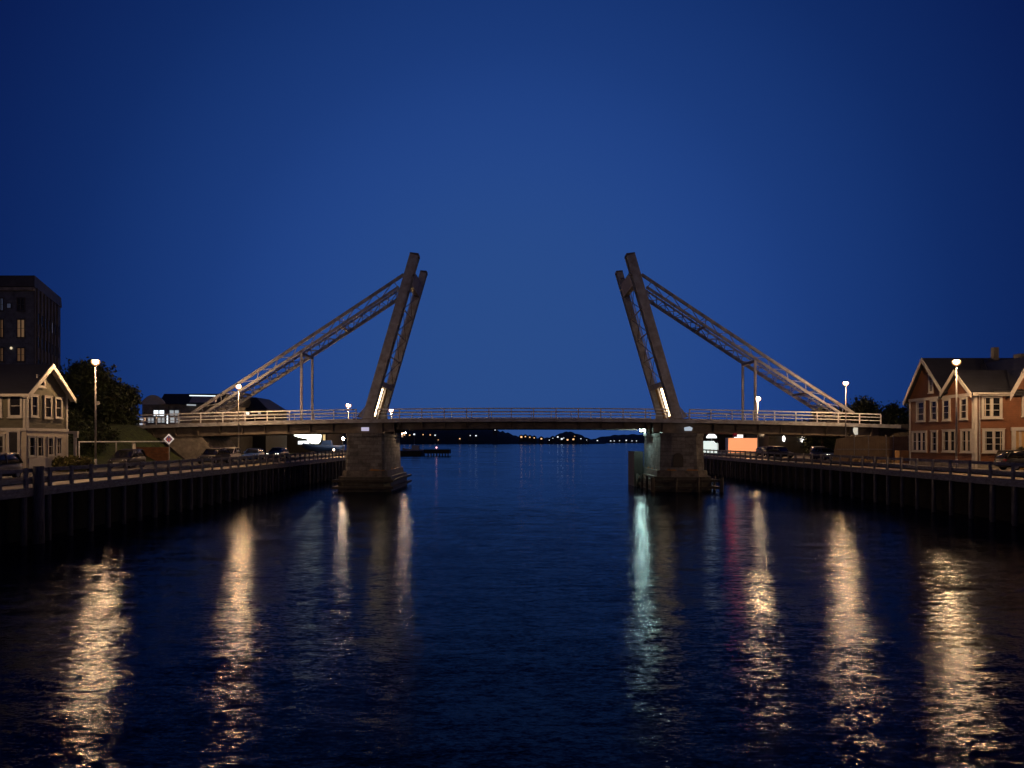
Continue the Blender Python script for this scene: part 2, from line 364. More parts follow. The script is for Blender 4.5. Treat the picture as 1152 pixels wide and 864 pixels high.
def railing(name, X, side, y0, y1, sp, label, tops=4.42):
    t = thing(name, (X,y0,3.28), label, 'railing')
    MB().box((X-side*.02,y0,tops-.25),(X+side*.09,y1,tops-.02)).build('top_rail', 'timber', t)
    MB().box((X-side*.01,y0,3.55),(X+side*.07,y1,3.82)).build('middle_rail', 'timber', t)
    for i in range(int((y1-y0)/sp)):
        y = y0+sp*(i+.3)
        MB().box((X-side*.17,y-.11,2.95),(X-side*.022,y+.11,tops+random.uniform(-.01,.04))).build('post', 'timber', t)
    return t
quay('timber_quay', XL, -1, 22, 150, 2.2, 'dark timber quay on round piles along the bank of the grey gabled house')
railing('quay_railing', XL, -1, 22, 150, 2.2, 'low timber rail edging the quay on the bank of the grey gabled house')
quay('timber_quay', XR, 1, 24, 150, 2.5, 'dark timber quay on round piles along the bank of the russet house')
railing('quay_railing', XR, 1, 24, 150, 2.5, 'low timber rail edging the quay on the bank of the russet house', 4.47)
t = MB().tube((XL+.28,43.3,-1.5),(XL+.28,43.3,4.52),.33,.29,12).build('mooring_pile', 'pile', None, True)
tag(t, 'thick upright timber pile standing taller than the rail in front of the house quay', 'mooring pile')

# ------------------------------------------------------------------ the bridge
CX = 1.3; YN, YF = 88.5, 99.6; FL = 97.9
def dz(x): return 8.66-.76*((x-CX)/44)**2
br = thing('road_bridge', (CX,93.5,8.66), 'steel road bridge on two stone piers with leaning pylons and lattice backstays', 'bridge')
def arcstrip(name, m, x0, x1, ya, yb, top, bot, parent=br, n=None):
    """strip following the camber; top and bot are offsets below the deck line (callables or numbers)"""
    n = n or max(2,int(abs(x1-x0)/1.5)); mb = MB(); tf = top if callable(top) else (lambda x: top); bf = bot if callable(bot) else (lambda x: bot)
    vs = []
    for i in range(n+1):
        x = x0+(x1-x0)*i/n; zt, zb = dz(x)-tf(x), dz(x)-bf(x)
        vs += [(x,ya,zb),(x,yb,zb),(x,yb,zt),(x,ya,zt)]
    fs = [(0,1,2,3), tuple(4*n+k for k in (3,2,1,0))]
    for i in range(n):
        a = 4*i
        for k in range(4): fs.append((a+k,a+(k+1)%4,a+4+(k+1)%4,a+4+k))
    mb.add(vs, fs); return mb.build(name, m, parent)
arcstrip('deck_slab', 'concrete', -46, 46.5, YN, YF, 0, .32)
arcstrip('edge_beam', 'steel', -46, 46.5, YN-.12, YN-.003, -.06, .36)
arcstrip('edge_beam', 'steel', -46, 46.5, YF+.003, YF+.12, -.06, .36)
for yy in (YN+.7, YF-1.1):
    arcstrip('main_girder', 'girder', -13.9, 16.7, yy, yy+.4, .325, 1.1)
    arcstrip('bottom_flange', 'girder', -13.9, 16.7, yy-.16, yy+.56, 1.103, 1.17)
    for (x0, x1) in ((-44,-14.2),(17.0,44.2)):
        arcstrip('approach_girder', 'girder', x0, x1, yy, yy+.4, .325, 1.42)
        arcstrip('bottom_flange', 'girder', x0, x1, yy-.18, yy+.58, 1.423, 1.5)
arcstrip('inner_girder', 'girder', -44, 44.2, 93.2, 93.6, .325, 1.05)
i = 0
x = -43.2
while x < 44:
    if not (-20 < x < -14 or 16.5 < x < 22.5):
        d = 1.06 if -14 < x < 16.5 else 1.38
        m = MB(); m.hexa([(x-.05,YN+.52,dz(x)-d),(x+.05,YN+.52,dz(x)-d),(x+.05,YN+.7,dz(x)-d),(x-.05,YN+.7,dz(x)-d),
                          (x-.05,YN+.05,dz(x)-.37),(x+.05,YN+.05,dz(x)-.37),(x+.05,YN+.7,dz(x)-.37),(x-.05,YN+.7,dz(x)-.37)])
        m.build('deck_bracket', 'girder', br)
    x += 2.7
for x in range(-42, 44, 5):
    MB().box((x-.1,YN+1.15,dz(x)-.95),(x+.1,YF-1.15,dz(x)-.33)).build('cross_girder', 'girder', br)
# railings: posts and three rails, open where the pylon legs stand
for (yy, lbl) in ((YN+.12,'n'),(YF-.12,'f')):
    for (x0, x1) in ((-45.3,-18.6),(-16.2,18.7),(21.2,44.2)):
        rl = arcstrip('railing', 'railing', x0, x1, yy-.055, yy+.055, -1.31, -1.17)
        arcstrip('middle_rail', 'railing', x0, x1, yy-.035, yy+.035, -.92, -.82, rl)
        arcstrip('lower_rail', 'railing', x0, x1, yy-.035, yy+.035, -.52, -.42, rl)
        n = max(1, round((x1-x0)/2.7))
        for k in range(n+1):
            x = x0+.06+(x1-x0-.12)*k/n
            MB().box((x-.06,yy-.16,dz(x)-.3),(x+.06,yy-.05,dz(x)+1.22)).build('post', 'railing', rl) if lbl == 'n' else MB().box((x-.05,yy+.05,dz(x)+.0),(x+.05,yy+.13,dz(x)+1.22)).build('post', 'railing', rl)

def pylon(s):
    """s = -1 the pylon whose foot stands on the pier nearer the grey house, +1 its mirror image"""
    bx, tx = (-17.5, -11.75) if s < 0 else (20.0, 14.25)
    z0, z1 = 8.55, 28.35
    py = MB(); yy0, yy1 = 88.75, 90.25
    a = Vector((tx-bx, 0, z1-z0)).normalized(); pr = Vector((a.z,0,-a.x))*(-s)   # pr: across the leg, in plane
    def at(t, off, y): return Vector((bx,y,z0))+a*t+pr*off
    Ln = (Vector((tx,0,z1))-Vector((bx,0,z0))).length
    def leg(ya, yb, first):
        mb = MB(); wd = .52 if first else .42; e = .35
        # two flanges and a web, seen as a deep channel from the side
        q = lambda t, o, y: at(t,o,y)
        def plate(o0, o1, y0_, y1_, ta=0, tb=Ln):
            mb.hexa([q(ta,o0,y0_),q(ta,o1,y0_),q(ta,o1,y1_),q(ta,o0,y1_),q(tb,o0,y0_),q(tb,o1,y0_),q(tb,o1,y1_),q(tb,o0,y1_)])
        plate(-wd, wd, ya, ya+.12); plate(-wd, wd, yb-.12, yb); plate(-wd+.04, -wd+.2, ya+.12, yb-.12); plate(wd-.42, wd-.26, ya+.12, yb-.12)
        o = mb.build('leg', 'steel', pyo)
        cp = MB(); cp.hexa([at(Ln+.003,-wd-.04,ya-.04),at(Ln+.003,wd+.04,ya-.04),at(Ln+.003,wd+.04,yb+.04),at(Ln+.003,-wd-.04,yb+.04),
                            at(Ln+.14,-wd*.96,ya),at(Ln+.30,wd*.9,ya),at(Ln+.30,wd*.9,yb),at(Ln+.14,-wd*.96,yb)]); cp.build('cap', 'girder', o)
        for k in range(9):
            st = MB(); tt = 1.2+k*2.15; st.hexa([q(tt,wd-.26,ya+.12),q(tt,wd,ya+.12),q(tt,wd,yb-.12),q(tt,wd-.26,yb-.12),q(tt+.06,wd-.26,ya+.12),q(tt+.06,wd,ya+.12),q(tt+.06,wd,yb-.12),q(tt+.06,wd-.26,yb-.12)])
            st.build('stiffener', 'girder', o)
        for sgn in (-1,1):
            g = MB(); g.hexa([q(.0,sgn*.56,ya-.03),q(.0,sgn*1.15,ya-.03),q(.0,sgn*1.15,ya+.06),q(.0,sgn*.56,ya+.06),q(1.5,sgn*.56,ya-.03),q(1.3,sgn*.62,ya-.03),q(1.3,sgn*.62,ya+.06),q(1.5,sgn*.56,ya+.06)]); g.build('gusset', 'steel', o)
        return o
    pyo = MB().box((bx-1.6,YN+.1,dz(bx)+.003),(bx+1.6,YF-.1,dz(bx)+.16)).build('pylon', 'girder', br)
    leg(88.62, 90.2, True); leg(FL, FL+1.3, False)
    # top tie, lower tie
    for (ta, tb, nm) in ((Ln-3.4,Ln-1.8,'top_tie'),(4.35,5.0,'portal_beam')):
        g = MB(); g.hexa([at(ta,-.3,90.2),at(ta,.5,90.2),at(ta,.5,FL-.003),at(ta,-.3,FL-.003),at(tb,-.3,90.2),at(tb,.5,90.2),at(tb,.5,FL-.003),at(tb,-.3,FL-.003)]); g.build(nm, 'girder', pyo)
    if s > 0:
        g = MB(); g.bar(at(Ln-3.2,0,90.2),at(Ln-.9,0,FL-.003),.22,.22); g.bar(at(Ln-.9,0,90.2),at(Ln-3.2,0,FL-.003),.22,.22); g.build('cross_brace', 'girder', pyo)
    br_ = MB(); k = 0; tt = 5.2
    while tt < Ln-5:                       # light zig-zag bracing and rungs between the legs
        t2 = tt+3.0
        br_.bar(at(tt,.3,90.2),at(t2,.3,FL-.003),.07,.07); br_.bar(at(t2,.3,90.2),at(tt,.3,FL-.003),.07,.07)
        br_.bar(at(t2,.3,90.2),at(t2,.3,FL-.003),.12,.12); tt = t2
    br_.build('bracing', 'girder', pyo)
    ld = MB()
    for yy in (93.5,94.0): ld.bar(at(.2,.28,yy),at(Ln-3,.28,yy),.06,.06)
    for k in range(int((Ln-4)/.4)): ld.bar(at(.5+k*.4,.28,93.5),at(.5+k*.4,.28,94.0),.035,.035)
    ld.build('ladder', 'galv', pyo)
    # panel between the legs at the foot, with added glowing strips standing in for lit leg faces
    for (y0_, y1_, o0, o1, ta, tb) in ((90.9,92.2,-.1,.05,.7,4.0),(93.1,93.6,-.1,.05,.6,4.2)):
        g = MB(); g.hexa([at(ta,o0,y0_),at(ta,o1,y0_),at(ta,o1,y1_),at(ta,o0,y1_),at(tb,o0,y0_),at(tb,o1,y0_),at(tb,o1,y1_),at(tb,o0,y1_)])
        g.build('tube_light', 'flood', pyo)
    g = MB(); g.hexa([at(.2,-.32,90.25),at(.2,-.14,90.25),at(.2,-.14,FL-.05),at(.2,-.32,FL-.05),at(4.33,-.32,90.25),at(4.33,-.14,90.25),at(4.33,-.14,FL-.05),at(4.33,-.32,FL-.05)])
    g.build('back_panel', 'tan', pyo)
    # bearing block below the deck and pivot drum
    g = MB(); g.box((bx-1.9,88.9,6.95),(bx+1.9,90.6,dz(bx)-.34)); g.build('bearing_block', 'girder', pyo); MB().box((bx-1.9,97.4,6.95),(bx+1.9,99.3,dz(bx)-.34)).build('bearing_block', 'girder', pyo)
    return at, Ln
atL = pylon(-1); atR = pylon(1)

def backstay(s):
    k = -s
    def X(x): return x if s < 0 else 2*CX-x
    lo_t, hi_t = Vector((-39.1,0,9.35)), Vector((-13.3,0,26.25))   # top chord near end, far end
    lo_b, hi_b = Vector((-37.6,0,9.3)), Vector((-13.9,0,24.75))
    def pt(lo, hi, t, y):
        v = lo.lerp(hi, t); sag = -.10*math.sin(math.pi*t); return Vector((X(v.x), y, v.z+sag))
    ya, yb = 90.3, 95.2
    root = MB(); n = 14
    def chord(lo, hi, y, w, mb):
        for i in range(n): mb.bar(pt(lo,hi,i/n,y), pt(lo,hi,(i+1)/n+.004,y), w, w*1.15)
    chord(lo_t,hi_t,ya,.30,root); bs = root.build('backstay', 'steel', br)
    for lo,hi,y,w_ in ((lo_b,hi_b,ya,.26),(lo_t,hi_t,yb,.18),(lo_b,hi_b,yb,.33)):
        mb = MB(); chord(lo,hi,y,w_,mb); mb.build('chord', 'steel', bs)
    m = MB(); nn = 22
    for i in range(nn):
        t0, t1 = i/nn, (i+1)/nn
        a_, b_ = (t0,t1) if i%2 else (t1,t0)
        m.bar(pt(lo_t,hi_t,a_,ya),pt(lo_b,hi_b,b_,ya),.085,.085); m.bar(pt(lo_t,hi_t,a_,yb),pt(lo_b,hi_b,b_,yb),.085,.085)
        m.bar(pt(lo_b,hi_b,t0,ya),pt(lo_b,hi_b,t1,yb),.085,.085); m.bar(pt(lo_b,hi_b,t1,ya),pt(lo_b,hi_b,t0,yb),.085,.085)
    m.build('lacing', 'steel', bs)
    for t in (.17,.70) :
        m = MB(); m.bar(pt(lo_b,hi_b,t,ya),pt(lo_b,hi_b,t,yb),.24,.24); m.bar(pt(lo_t,hi_t,t,ya),pt(lo_t,hi_t,t,yb),.07,.07)
        m.bar(pt(lo_t,hi_t,t,ya),pt(lo_b,hi_b,t,ya),.07,.07); m.bar(pt(lo_t,hi_t,t,yb),pt(lo_b,hi_b,t,yb),.07,.07); m.build('cross_frame', 'girder', bs)
    # props down to the deck
    xx = -25.7 if s < 0 else 2*CX+25.7+1.5
    xx = -25.7 if s < 0 else 29.7
    tt = ((X(xx))-lo_b.x)/(hi_b.x-lo_b.x)
    for y in (ya,yb):
        q = pt(lo_b,hi_b,tt,y)
        MB().bar((xx,y,dz(xx)+.003),(xx,y,q.z),.26,.26).build('prop', 'steel', br)
    MB().bar(pt(lo_b,hi_b,tt,ya)-Vector((0,0,.3)),pt(lo_b,hi_b,tt,yb)-Vector((0,0,.3)),.3,.3).build('prop_head', 'girder', br)
    # anchorage shoes
    for y in (ya,yb):
        p = pt(lo_b,hi_b,.01,y); MB().box((p.x-1.6,y-.45,dz(p.x)+.003),(p.x+1.2,y+.45,dz(p.x)+.5)).build('anchor_shoe', 'girder', br)
backstay(-1); backstay(1)

# piers
def pier(x0, x1, side):
    """battered masonry pier with plinth and timber fender"""
    y0, y1 = 88.0, 101.0; c = .9; zt = 6.93; zb = 2.45; bt = .13
    def ring(z, g, cc):
        a0,a1,b0,b1 = x0-g,x1+g,y0-g,y1+g
        return [(a0+cc,b0,z),(a1-cc,b0,z),(a1,b0+cc,z),(a1,b1-cc,z),(a1-cc,b1,z),(a0+cc,b1,z),(a0,b1-cc,z),(a0,b0+cc,z)]
    def stack(rings, m, name, parent):
        mb = MB(); n = 8; vs = [p for r_ in rings for p in r_]
        fs = [tuple(range(n-1,-1,-1)), tuple((len(rings)-1)*n+i for i in range(n))]
        for j in range(len(rings)-1):
            fs += [(j*n+i,j*n+(i+1)%n,(j+1)*n+(i+1)%n,(j+1)*n+i) for i in range(n)]
        mb.add(vs, fs); return mb.build(name, m, parent)
    cc = .25 if side < 0 else 1.1
    p = stack([ring(zb,bt,cc),ring(zb+2.2,bt*.5,cc),ring(zt-.4,0,cc),ring(zt-.397,.1,cc),ring(zt,.1,cc)], 'stone', 'pier', br)
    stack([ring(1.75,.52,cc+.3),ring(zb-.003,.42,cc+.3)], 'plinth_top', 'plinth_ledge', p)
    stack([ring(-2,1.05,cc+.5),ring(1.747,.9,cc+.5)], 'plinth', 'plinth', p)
    for z in (.35,1.15):
        e = 1.4; MB().box((x0-e,y0-e,z),(x1+e,y0-e+.3,z+.28)).box((x0-e,y0-e+.3,z),(x0-e+.3,y1+e,z+.28)).box((x1+e-.3,y0-e+.3,z),(x1+e,y1+e,z+.28)).build('fender_wale', 'fender', p)
    for x in ((x0-1.2,x1+1.2) if side > 0 else ()):
        for k in range(5):
            y = y0-1.7+k*3.4; MB().tube((x+(.35 if x > x0 else -.35),y,-1.5),(x+(.35 if x > x0 else -.35),y,1.75),.17,.16,8).build('fender_pile', 'fender', p, True)
    for k in range(4 if side > 0 else 0):
        x = x0-1.4+k*(x1-x0+2.8)/3; MB().tube((x,y0-1.6,-1.5),(x,y0-1.6,1.7),.17,.16,8).build('fender_pile', 'fender', p, True)
    return p
pl = pier(-19.7,-15.3,-1); pr_ = pier(17.9,23.0,1)
# dark service opening in the right-hand pier: a solid black arch block standing in for its shadow
m = MB(); ar = [(-.62,0),(.62,0),(.62,1.0)]+[(.62*math.cos(t*math.pi/6),1.0+.62*math.sin(t*math.pi/6)) for t in range(1,6)]+[(-.62,1.0)]
m.prism([(19.7+a_,2.95+b_) for a_,b_ in ar], 87.68, 88.4); m.build('service_opening', 'black', pr_)
# dolphin block beside the right-hand pier (toward the channel)
MB().box((16.1,97.5,-1.5),(17.3,102.5,4.6)).build('dolphin', 'fender', pr_)
# abutments
m = MB(); m.hexa([(-38.8,89.2,3.3),(-35.3,89.2,3.3),(-35.3,97.8,3.3),(-38.8,97.8,3.3),(-42.6,89.2,dz(-42)-1.5),(-37.4,89.2,dz(-38)-1.5),(-37.4,97.8,dz(-38)-1.5),(-42.6,97.8,dz(-42)-1.5)]).build('raking_support', 'concrete', br)
MB().box((-60,89.3,3.0),(-42.8,98.7,dz(-44)-.34)).build('abutment', 'rock', br)
MB().box((43.6,89.3,3.0),(60,98.7,dz(44)-.34)).build('abutment', 'rock', br)
a = MB().box((-45.3,99.7,3.0),(-44.9,146,8.3)).build('retaining_wall', 'tar'); tag(a, 'black retaining wall under the bridge beyond the raking support', 'retaining wall')  # black wall added to keep the bank behind from showing lit
# approach road on the embankments, with kerbs
for x0, x1 in ((-140,-46.004),(46.504,140)):
    structure(MB().box((x0,YN+.3,7.3),(x1,YF-.3,8.02)), 'road', 'asphalt')
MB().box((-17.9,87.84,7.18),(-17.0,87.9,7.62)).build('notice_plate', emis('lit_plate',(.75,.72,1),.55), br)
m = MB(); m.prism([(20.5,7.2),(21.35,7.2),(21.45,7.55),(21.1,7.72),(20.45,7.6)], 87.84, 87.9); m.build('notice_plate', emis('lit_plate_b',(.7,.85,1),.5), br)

# ------------------------------------------------------------------ street lamps
def lamp_proto(h, k=1.0):
    t = thing('street_lamp', (0,0,0), 'x', 'street lamp', 'street lamps along the two quays')
    m = MB(); m.tube((0,0,0),(0,0,.9),.11,.11,10); m.tube((0,0,.9),(0,0,h-.25),.085,.055,10); m.build('pole', 'galv', t, True)
    m = MB(); m.tube((0,0,h+.13*k),(0,0,h+.25*k),.31*k,.12*k,14); m.tube((0,0,h-.3),(0,0,h-.2),.06,.13,10)
    hd = m.build('lamp_head', 'black', t)
    m = MB(); m.blob((0,0,h),(.19*k,.19*k,.16*k),12,6,z1=.3); m.build('lamp_bulb', 'sodium', hd, True)
    m = MB(); m.blob((0,0,h),(.335*k,.335*k,.32*k),16,8,z1=.38); m.build('lamp_bowl', 'frost', hd, True)  # glowing outer shell added to imitate a warm halo
    MB().box((-.05,-.1,.5),(.05,-.088,.9)).build('hatch', 'galv', t)
    return t
LMP = [  # x px, y px, depth, ground z, label
 (107.5,407,61.5,3.6,'tall lit street lamp beside the grey gabled house and the dark trees'),
 (268.5,435,84.0,3.6,'lit street lamp standing in front of the bridge deck where the backstay comes down'),
 (392,456,128.0,3.6,'small lit lamp behind the bridge rail just beside the pylon over the boat'),
 (440,461.5,150.0,3.6,'farthest lit lamp, glowing over the bridge rail against the foot of a pylon'),
 (1076,407,61.0,3.6,'tall lit street lamp in front of the russet house facade'),
 (951.5,431,84.2,3.6,'lit street lamp rising past the end of the white bridge rail near the board fence'),
 (852.5,448.5,116.0,3.6,'lit street lamp behind the bridge between a backstay prop and the orange panel'),
]
for i,(x,y,D,g,lab) in enumerate(LMP):
    v = P(x,y,D); h = v.z-g
    t = lamp_proto(h, 1.0 if D < 110 else 1.5 if D < 160 else 1.9); t.location = (v.x, v.y, g); t['label'] = lab  # far lamp heads enlarged to imitate their wider glow
for (x,y,lab) in ((-38.6,48.5,'street lamp outside the frame before the olive house'),(44.6,57.3,'street lamp outside the frame before the russet house front')):
    t = lamp_proto(9.2, .85); t.location = (x,y,3.6); t['label'] = lab

def bracket_lamp(x, y, z, m, label, name='bridge_lamp', r=.16, side=1):
    t = thing(name, (x,y,z), label, 'lamp')
    mb = MB(); mb.box((x-.22,y-.1,z+.1),(x+.22,y+.1,z+.2)); mb.bar((x,y,z+.2),(x,y+.35,z+.45),.06,.06); mb.build('housing', 'black', t)
    MB().box((x+side*r*1.7,y-.9,z-r*3.6),(x+side*(r*1.7+.04),y+.9,z+.2)).build('shade', 'black', t)  # plate added to block light that would fall on the pier
    mb = MB(); mb.blob((x,y,z+.09),(r*1.5,r,r),10,4,z0=-1,z1=-.02); mb.build('lens', m, t, True)
v = P(448,487,99.2); bracket_lamp(-14.45,99.4,v.z,'warmbulb','warm lamp hanging under the deck beside the squared pier',side=-1)
v = P(722,483.6,96.0); bracket_lamp(v.x,96.0,v.z-.05,'coolflood','greenish white floodlight under the deck beside the rounded pier','bridge_lamp',.2)
bracket_lamp(31.0,92.6,7.06,emis('under_deck_glow',(1,.66,.36),330),'warm lamp under the deck above the quay, hidden by the girder near the orange panel','bridge_lamp',.15)  # invented lamp, added to carry the warm streak across the water
v = P(824,488,93.0); bracket_lamp(v.x,93.0,7.06,'redlamp','red signal lamp hidden behind the girder under the deck','signal_lamp',.16)

def post_lamp(x, y, z, m, label, r=.16, zg=3.28):
    t = thing('quay_lamp', (x,y,zg), label, 'lamp'); MB().tube((x,y,zg),(x,y,z-r),.05,.04,8).build('pole', 'galv', t)
    mb = MB(); mb.blob((x,y,z),(r,r,r*1.25),12,7); mb.build('globe', m, t, True); MB().tube((x,y,z+r*1.25-.02),(x,y,z+r*1.25+.06),.1,.04,8).build('cap', 'black', t)
post_lamp(-28.9, 126.5, zat(493.5,126.5), emis('quay_globe',(1,.70,.42),220), 'oval warm lamp on the quay tight against the squared pier under the deck', .2)
post_lamp(-29.4, 122.0, zat(506,122), emis('quay_globe_low',(1,.72,.45),14), 'low warm lamp down at the rail beside the squared pier', .15)

# ------------------------------------------------------------------ facades and windows
class Fac:
    """a vertical wall plane: o = origin (x,y), u = unit along the wall, n = outward normal"""
    def __init__(s, o, u, n): s.o, s.u, s.n = Vector((*o,0)), Vector((*u,0)), Vector((*n,0))
    def pt(s, a, z, d): v = s.o+s.u*a+s.n*d; return Vector((v.x,v.y,z))
    def slab(s, mb, a0, a1, z0, z1, d0, d1):
        a0,a1 = min(a0,a1),max(a0,a1); z0,z1 = min(z0,z1),max(z0,z1)
        return mb.hexa([s.pt(a0,z0,d0),s.pt(a1,z0,d0),s.pt(a1,z0,d1),s.pt(a0,z0,d1),s.pt(a0,z1,d0),s.pt(a1,z1,d0),s.pt(a1,z1,d1),s.pt(a0,z1,d1)])
def window(par, fc, a0, a1, z0, z1, lights=1, bars=(), pane='glass', frame='white', fw=.13, curtain=0, sill=True, sash=True):
    a0,a1 = min(a0,a1),max(a0,a1); z0,z1 = min(z0,z1),max(z0,z1)
    m = MB(); fc.slab(m,a0,a0+fw,z0,z1,.004,.10); fc.slab(m,a1-fw,a1,z0,z1,.004,.10)
    fc.slab(m,a0+fw,a1-fw,z1-fw,z1,.004,.098); fc.slab(m,a0+fw,a1-fw,z0,z0+fw,.004,.098)
    if sill: fc.slab(m,a0-.06,a1+.06,z0-.07,z0-.003,.004,.15); fc.slab(m,a0-.05,a1+.05,z1+.003,z1+.06,.004,.14)
    f = m.build('window', frame, par)
    P_ = MB(); fc.slab(P_,a0+fw,a1-fw,z0+fw,z1-fw,.004,.018); P_.build('pane', pane, f)
    g = MB(); w_ = (a1-a0-2*fw); k = 0
    for i in range(1,lights):
        c = a0+fw+w_*i/lights; fc.slab(g,c-.07,c+.07,z0+fw,z1-fw,.018,.092); k = 1
    if sash:
        for i in range(lights):
            l0 = a0+fw+w_*i/lights+(.07 if i else 0); l1 = a0+fw+w_*(i+1)/lights-(.07 if i < lights-1 else 0)
            for bz in (bars or (.5,)):
                zz = z0+fw+(z1-z0-2*fw)*bz; fc.slab(g,l0+.003,l1-.003,zz-.022,zz+.022,.019,.06)
                k = 1
    if k: g.build('glazing_bar', frame, f)
    if curtain:
        q = MB(); 
        for i in range(lights):
            l0 = a0+fw+w_*i/lights+.09; l1 = a0+fw+w_*(i+1)/lights-.09; cw = (l1-l0)*.28*curtain*random.uniform(.6,1.3)
            fc.slab(q,l0,l0+cw,z0+fw+.02,z1-fw-.02,.0185,.03)
            if random.random() < .6: fc.slab(q,l1-cw*.8,l1,z0+fw+.02,z1-fw-.02,.0185,.03)
        q.build('curtain', 'curtain', f)
    return f
def boards(par, fc, a0, a1, z0, z1, m='white', d=.06, name='corner_board'):
    q = MB(); fc.slab(q,a0,a1,z0,z1,.003,d); return q.build(name, m, par)
def gable_roof(par, x0, x1, ya, yr, yb, ze_a, zr, ze_b, oh=.45, th=.16, name='roof'):
    """ridge along X at yr; slopes down to ya and yb"""
    def ext(y, z, s): 
        sl = (zr-z)/abs(yr-y); return y+s*oh, z-sl*oh
    y1_, z1_ = ext(ya, ze_a, -1); y2_, z2_ = ext(yb, ze_b, 1)
    m = MB(); m.prism([(y1_,z1_),(yr,zr),(y2_,z2_),(y2_,z2_+th),(yr,zr+th),(y1_,z1_+th)], x0, x1, 'X')
    return m.build(name, 'roof', par)

# ---- the olive house
GZ = 3.6
Hx, Hy0, Hy1 = -36.8, 56.0, 61.2
hs = thing('gabled_house', (-41.5,58.6,GZ), 'olive clapboard house with white trim, pale ground floor and a gable facing the quay', 'house')
ze = zat(441.5,Hy0); zr = zat(411,58.6)-.1; zmid = zat(483.5,Hy0)
Hx0 = -46
m = MB(); m.box((Hx0,Hy0,zmid),(Hx,Hy1,ze)); m.prism([(Hy0,ze),(Hy1,ze),(58.6,zr)], Hx0, Hx, 'X'); m.build('upper_wall', 'olive', hs)
MB().box((Hx0,Hy0-.05,GZ-.3),(Hx+.05,Hy1+.05,zmid-.003)).build('lower_wall', 'cream', hs)
gable_roof(hs, Hx0-.3, Hx+.42, Hy0, 58.6, Hy1, ze, zr+.02, ze, .4)
fr = Fac((Hx,Hy0),(0,1),(1,0)); ff = Fac((Hx,Hy0),(-1,0),(0,-1))
# bargeboards
for s_,y_ in ((-1,Hy0),(1,Hy1)):
    sl = (zr-ze)/2.6; ye = y_+s_*.42; z_e = ze-sl*.42
    m = MB(); m.hexa([(Hx+.42,ye,z_e-.18),(Hx+.5,ye,z_e-.18),(Hx+.5,58.6,zr-.18),(Hx+.42,58.6,zr-.18),(Hx+.42,ye,z_e+.2),(Hx+.5,ye,z_e+.2),(Hx+.5,58.6,zr+.24),(Hx+.42,58.6,zr+.24)])
    m.build('bargeboard', 'white', hs)
    m = MB(); m.hexa([(Hx+.003,ye,z_e-.05),(Hx+.419,ye,z_e-.05),(Hx+.419,58.6,zr-.03),(Hx+.003,58.6,zr-.03),(Hx+.003,ye,z_e-.01),(Hx+.419,ye,z_e-.01),(Hx+.419,58.6,zr+.01),(Hx+.003,58.6,zr+.01)])
    m.build('soffit', 'white', hs)
boards(hs, fr, -.0, .26, zmid, ze+.1); boards(hs, fr, Hy1-Hy0-.22, Hy1-Hy0, GZ, ze+.1); boards(hs, ff, 0, .2, zmid, ze)
boards(hs, fr, -.05, Hy1-Hy0+.05, zmid-.08, zmid+.14, d=.12, name='string_course'); boards(hs, ff, -.1, 8, zmid-.08, zmid+.14, d=.12, name='string_course')
boards(hs, ff, -.4, 9, ze-.32, ze-.12, d=.42, name='eaves_board')
def rv(x): return dat(x, Hx)-Hy0
def zr_(y, x): return zat(y, dat(x, Hx))
for (x0,x1,y0,y1,l,cu) in ((40.8,49.8,423,435.5,1,0),(33.5,42,444.5,469,1,.8),(48.8,57.3,446,470.5,1,.5),(61,69,447.5,470.5,1,.4)):
    xm = (x0+x1)/2; window(hs, fr, rv(x0), rv(x1), zr_(y1,xm), zr_(y0,xm), l, curtain=cu)
for (x0,x1,y0,y1) in ((30.5,38,491,513.5),(39.6,47.6,491,514),(52,58.5,492,512.5),(61.3,67.7,492,511.5)):
    xm = (x0+x1)/2; window(hs, Fac((Hx+.05,Hy0),(0,1),(1,0)), rv(x0), rv(x1), zr_(y1,xm), zr_(y0,xm), 1, curtain=.9, fw=.1)
fl = Fac((Hx,Hy0-.05),(-1,0),(0,-1))
ax = lambda x: Hx-xat(x,Hy0)
window(hs, ff, ax(25.8), ax(9.8), zat(469.5,Hy0), zat(443.7,Hy0), 1, fw=.16)
window(hs, ff, ax(3), ax(-12), zat(469.5,Hy0), zat(443.7,Hy0), 1, fw=.16)
window(hs, fl, ax(6.8), ax(-9), zat(516,Hy0), zat(489,Hy0), 2, curtain=.7)
m = MB()
for a0,a1,z0,z1 in ((ax(24),ax(21),GZ,zat(486,Hy0)),(ax(12),ax(9),GZ,zat(486,Hy0)),(ax(24.6),ax(8.4),zat(486,Hy0)+.003,zat(483.2,Hy0))): fl.slab(m,a0,a1,z0,z1,.003,.12)
dr = m.build('door_surround', 'white', hs)
m = MB(); fl.slab(m,ax(20.9),ax(12.1),GZ+.1,zat(487,Hy0),.003,.05); d_ = m.build('door', 'black', hs)
m = MB(); fl.slab(m,ax(13.6),ax(13.2),4.7,4.76,.052,.12); m.build('handle', 'galv', d_)
MB().box((-43,57.8,zr),(-42.4,58.4,zr+.9)).build('chimney', 'brick', hs)
MB().box((Hx0-.3,Hy0-1.2,3.55),(Hx-.9,Hy0-.08,3.86)).build('doorstep', 'concrete', hs)
# white garden wall in front of the house
v0, v1 = P(37,515.5,55.2), P(53.5,515.5,55.6)
wl = MB().box((-35.9,55.0,3.604),(-34.7,55.3,zat(515.5,55))).box((-35.9,55.303,3.604),(-35.6,57.2,zat(515.5,55))).build('garden_wall', 'white'); tag(wl, 'low white painted wall at the corner of the olive house', 'garden wall')

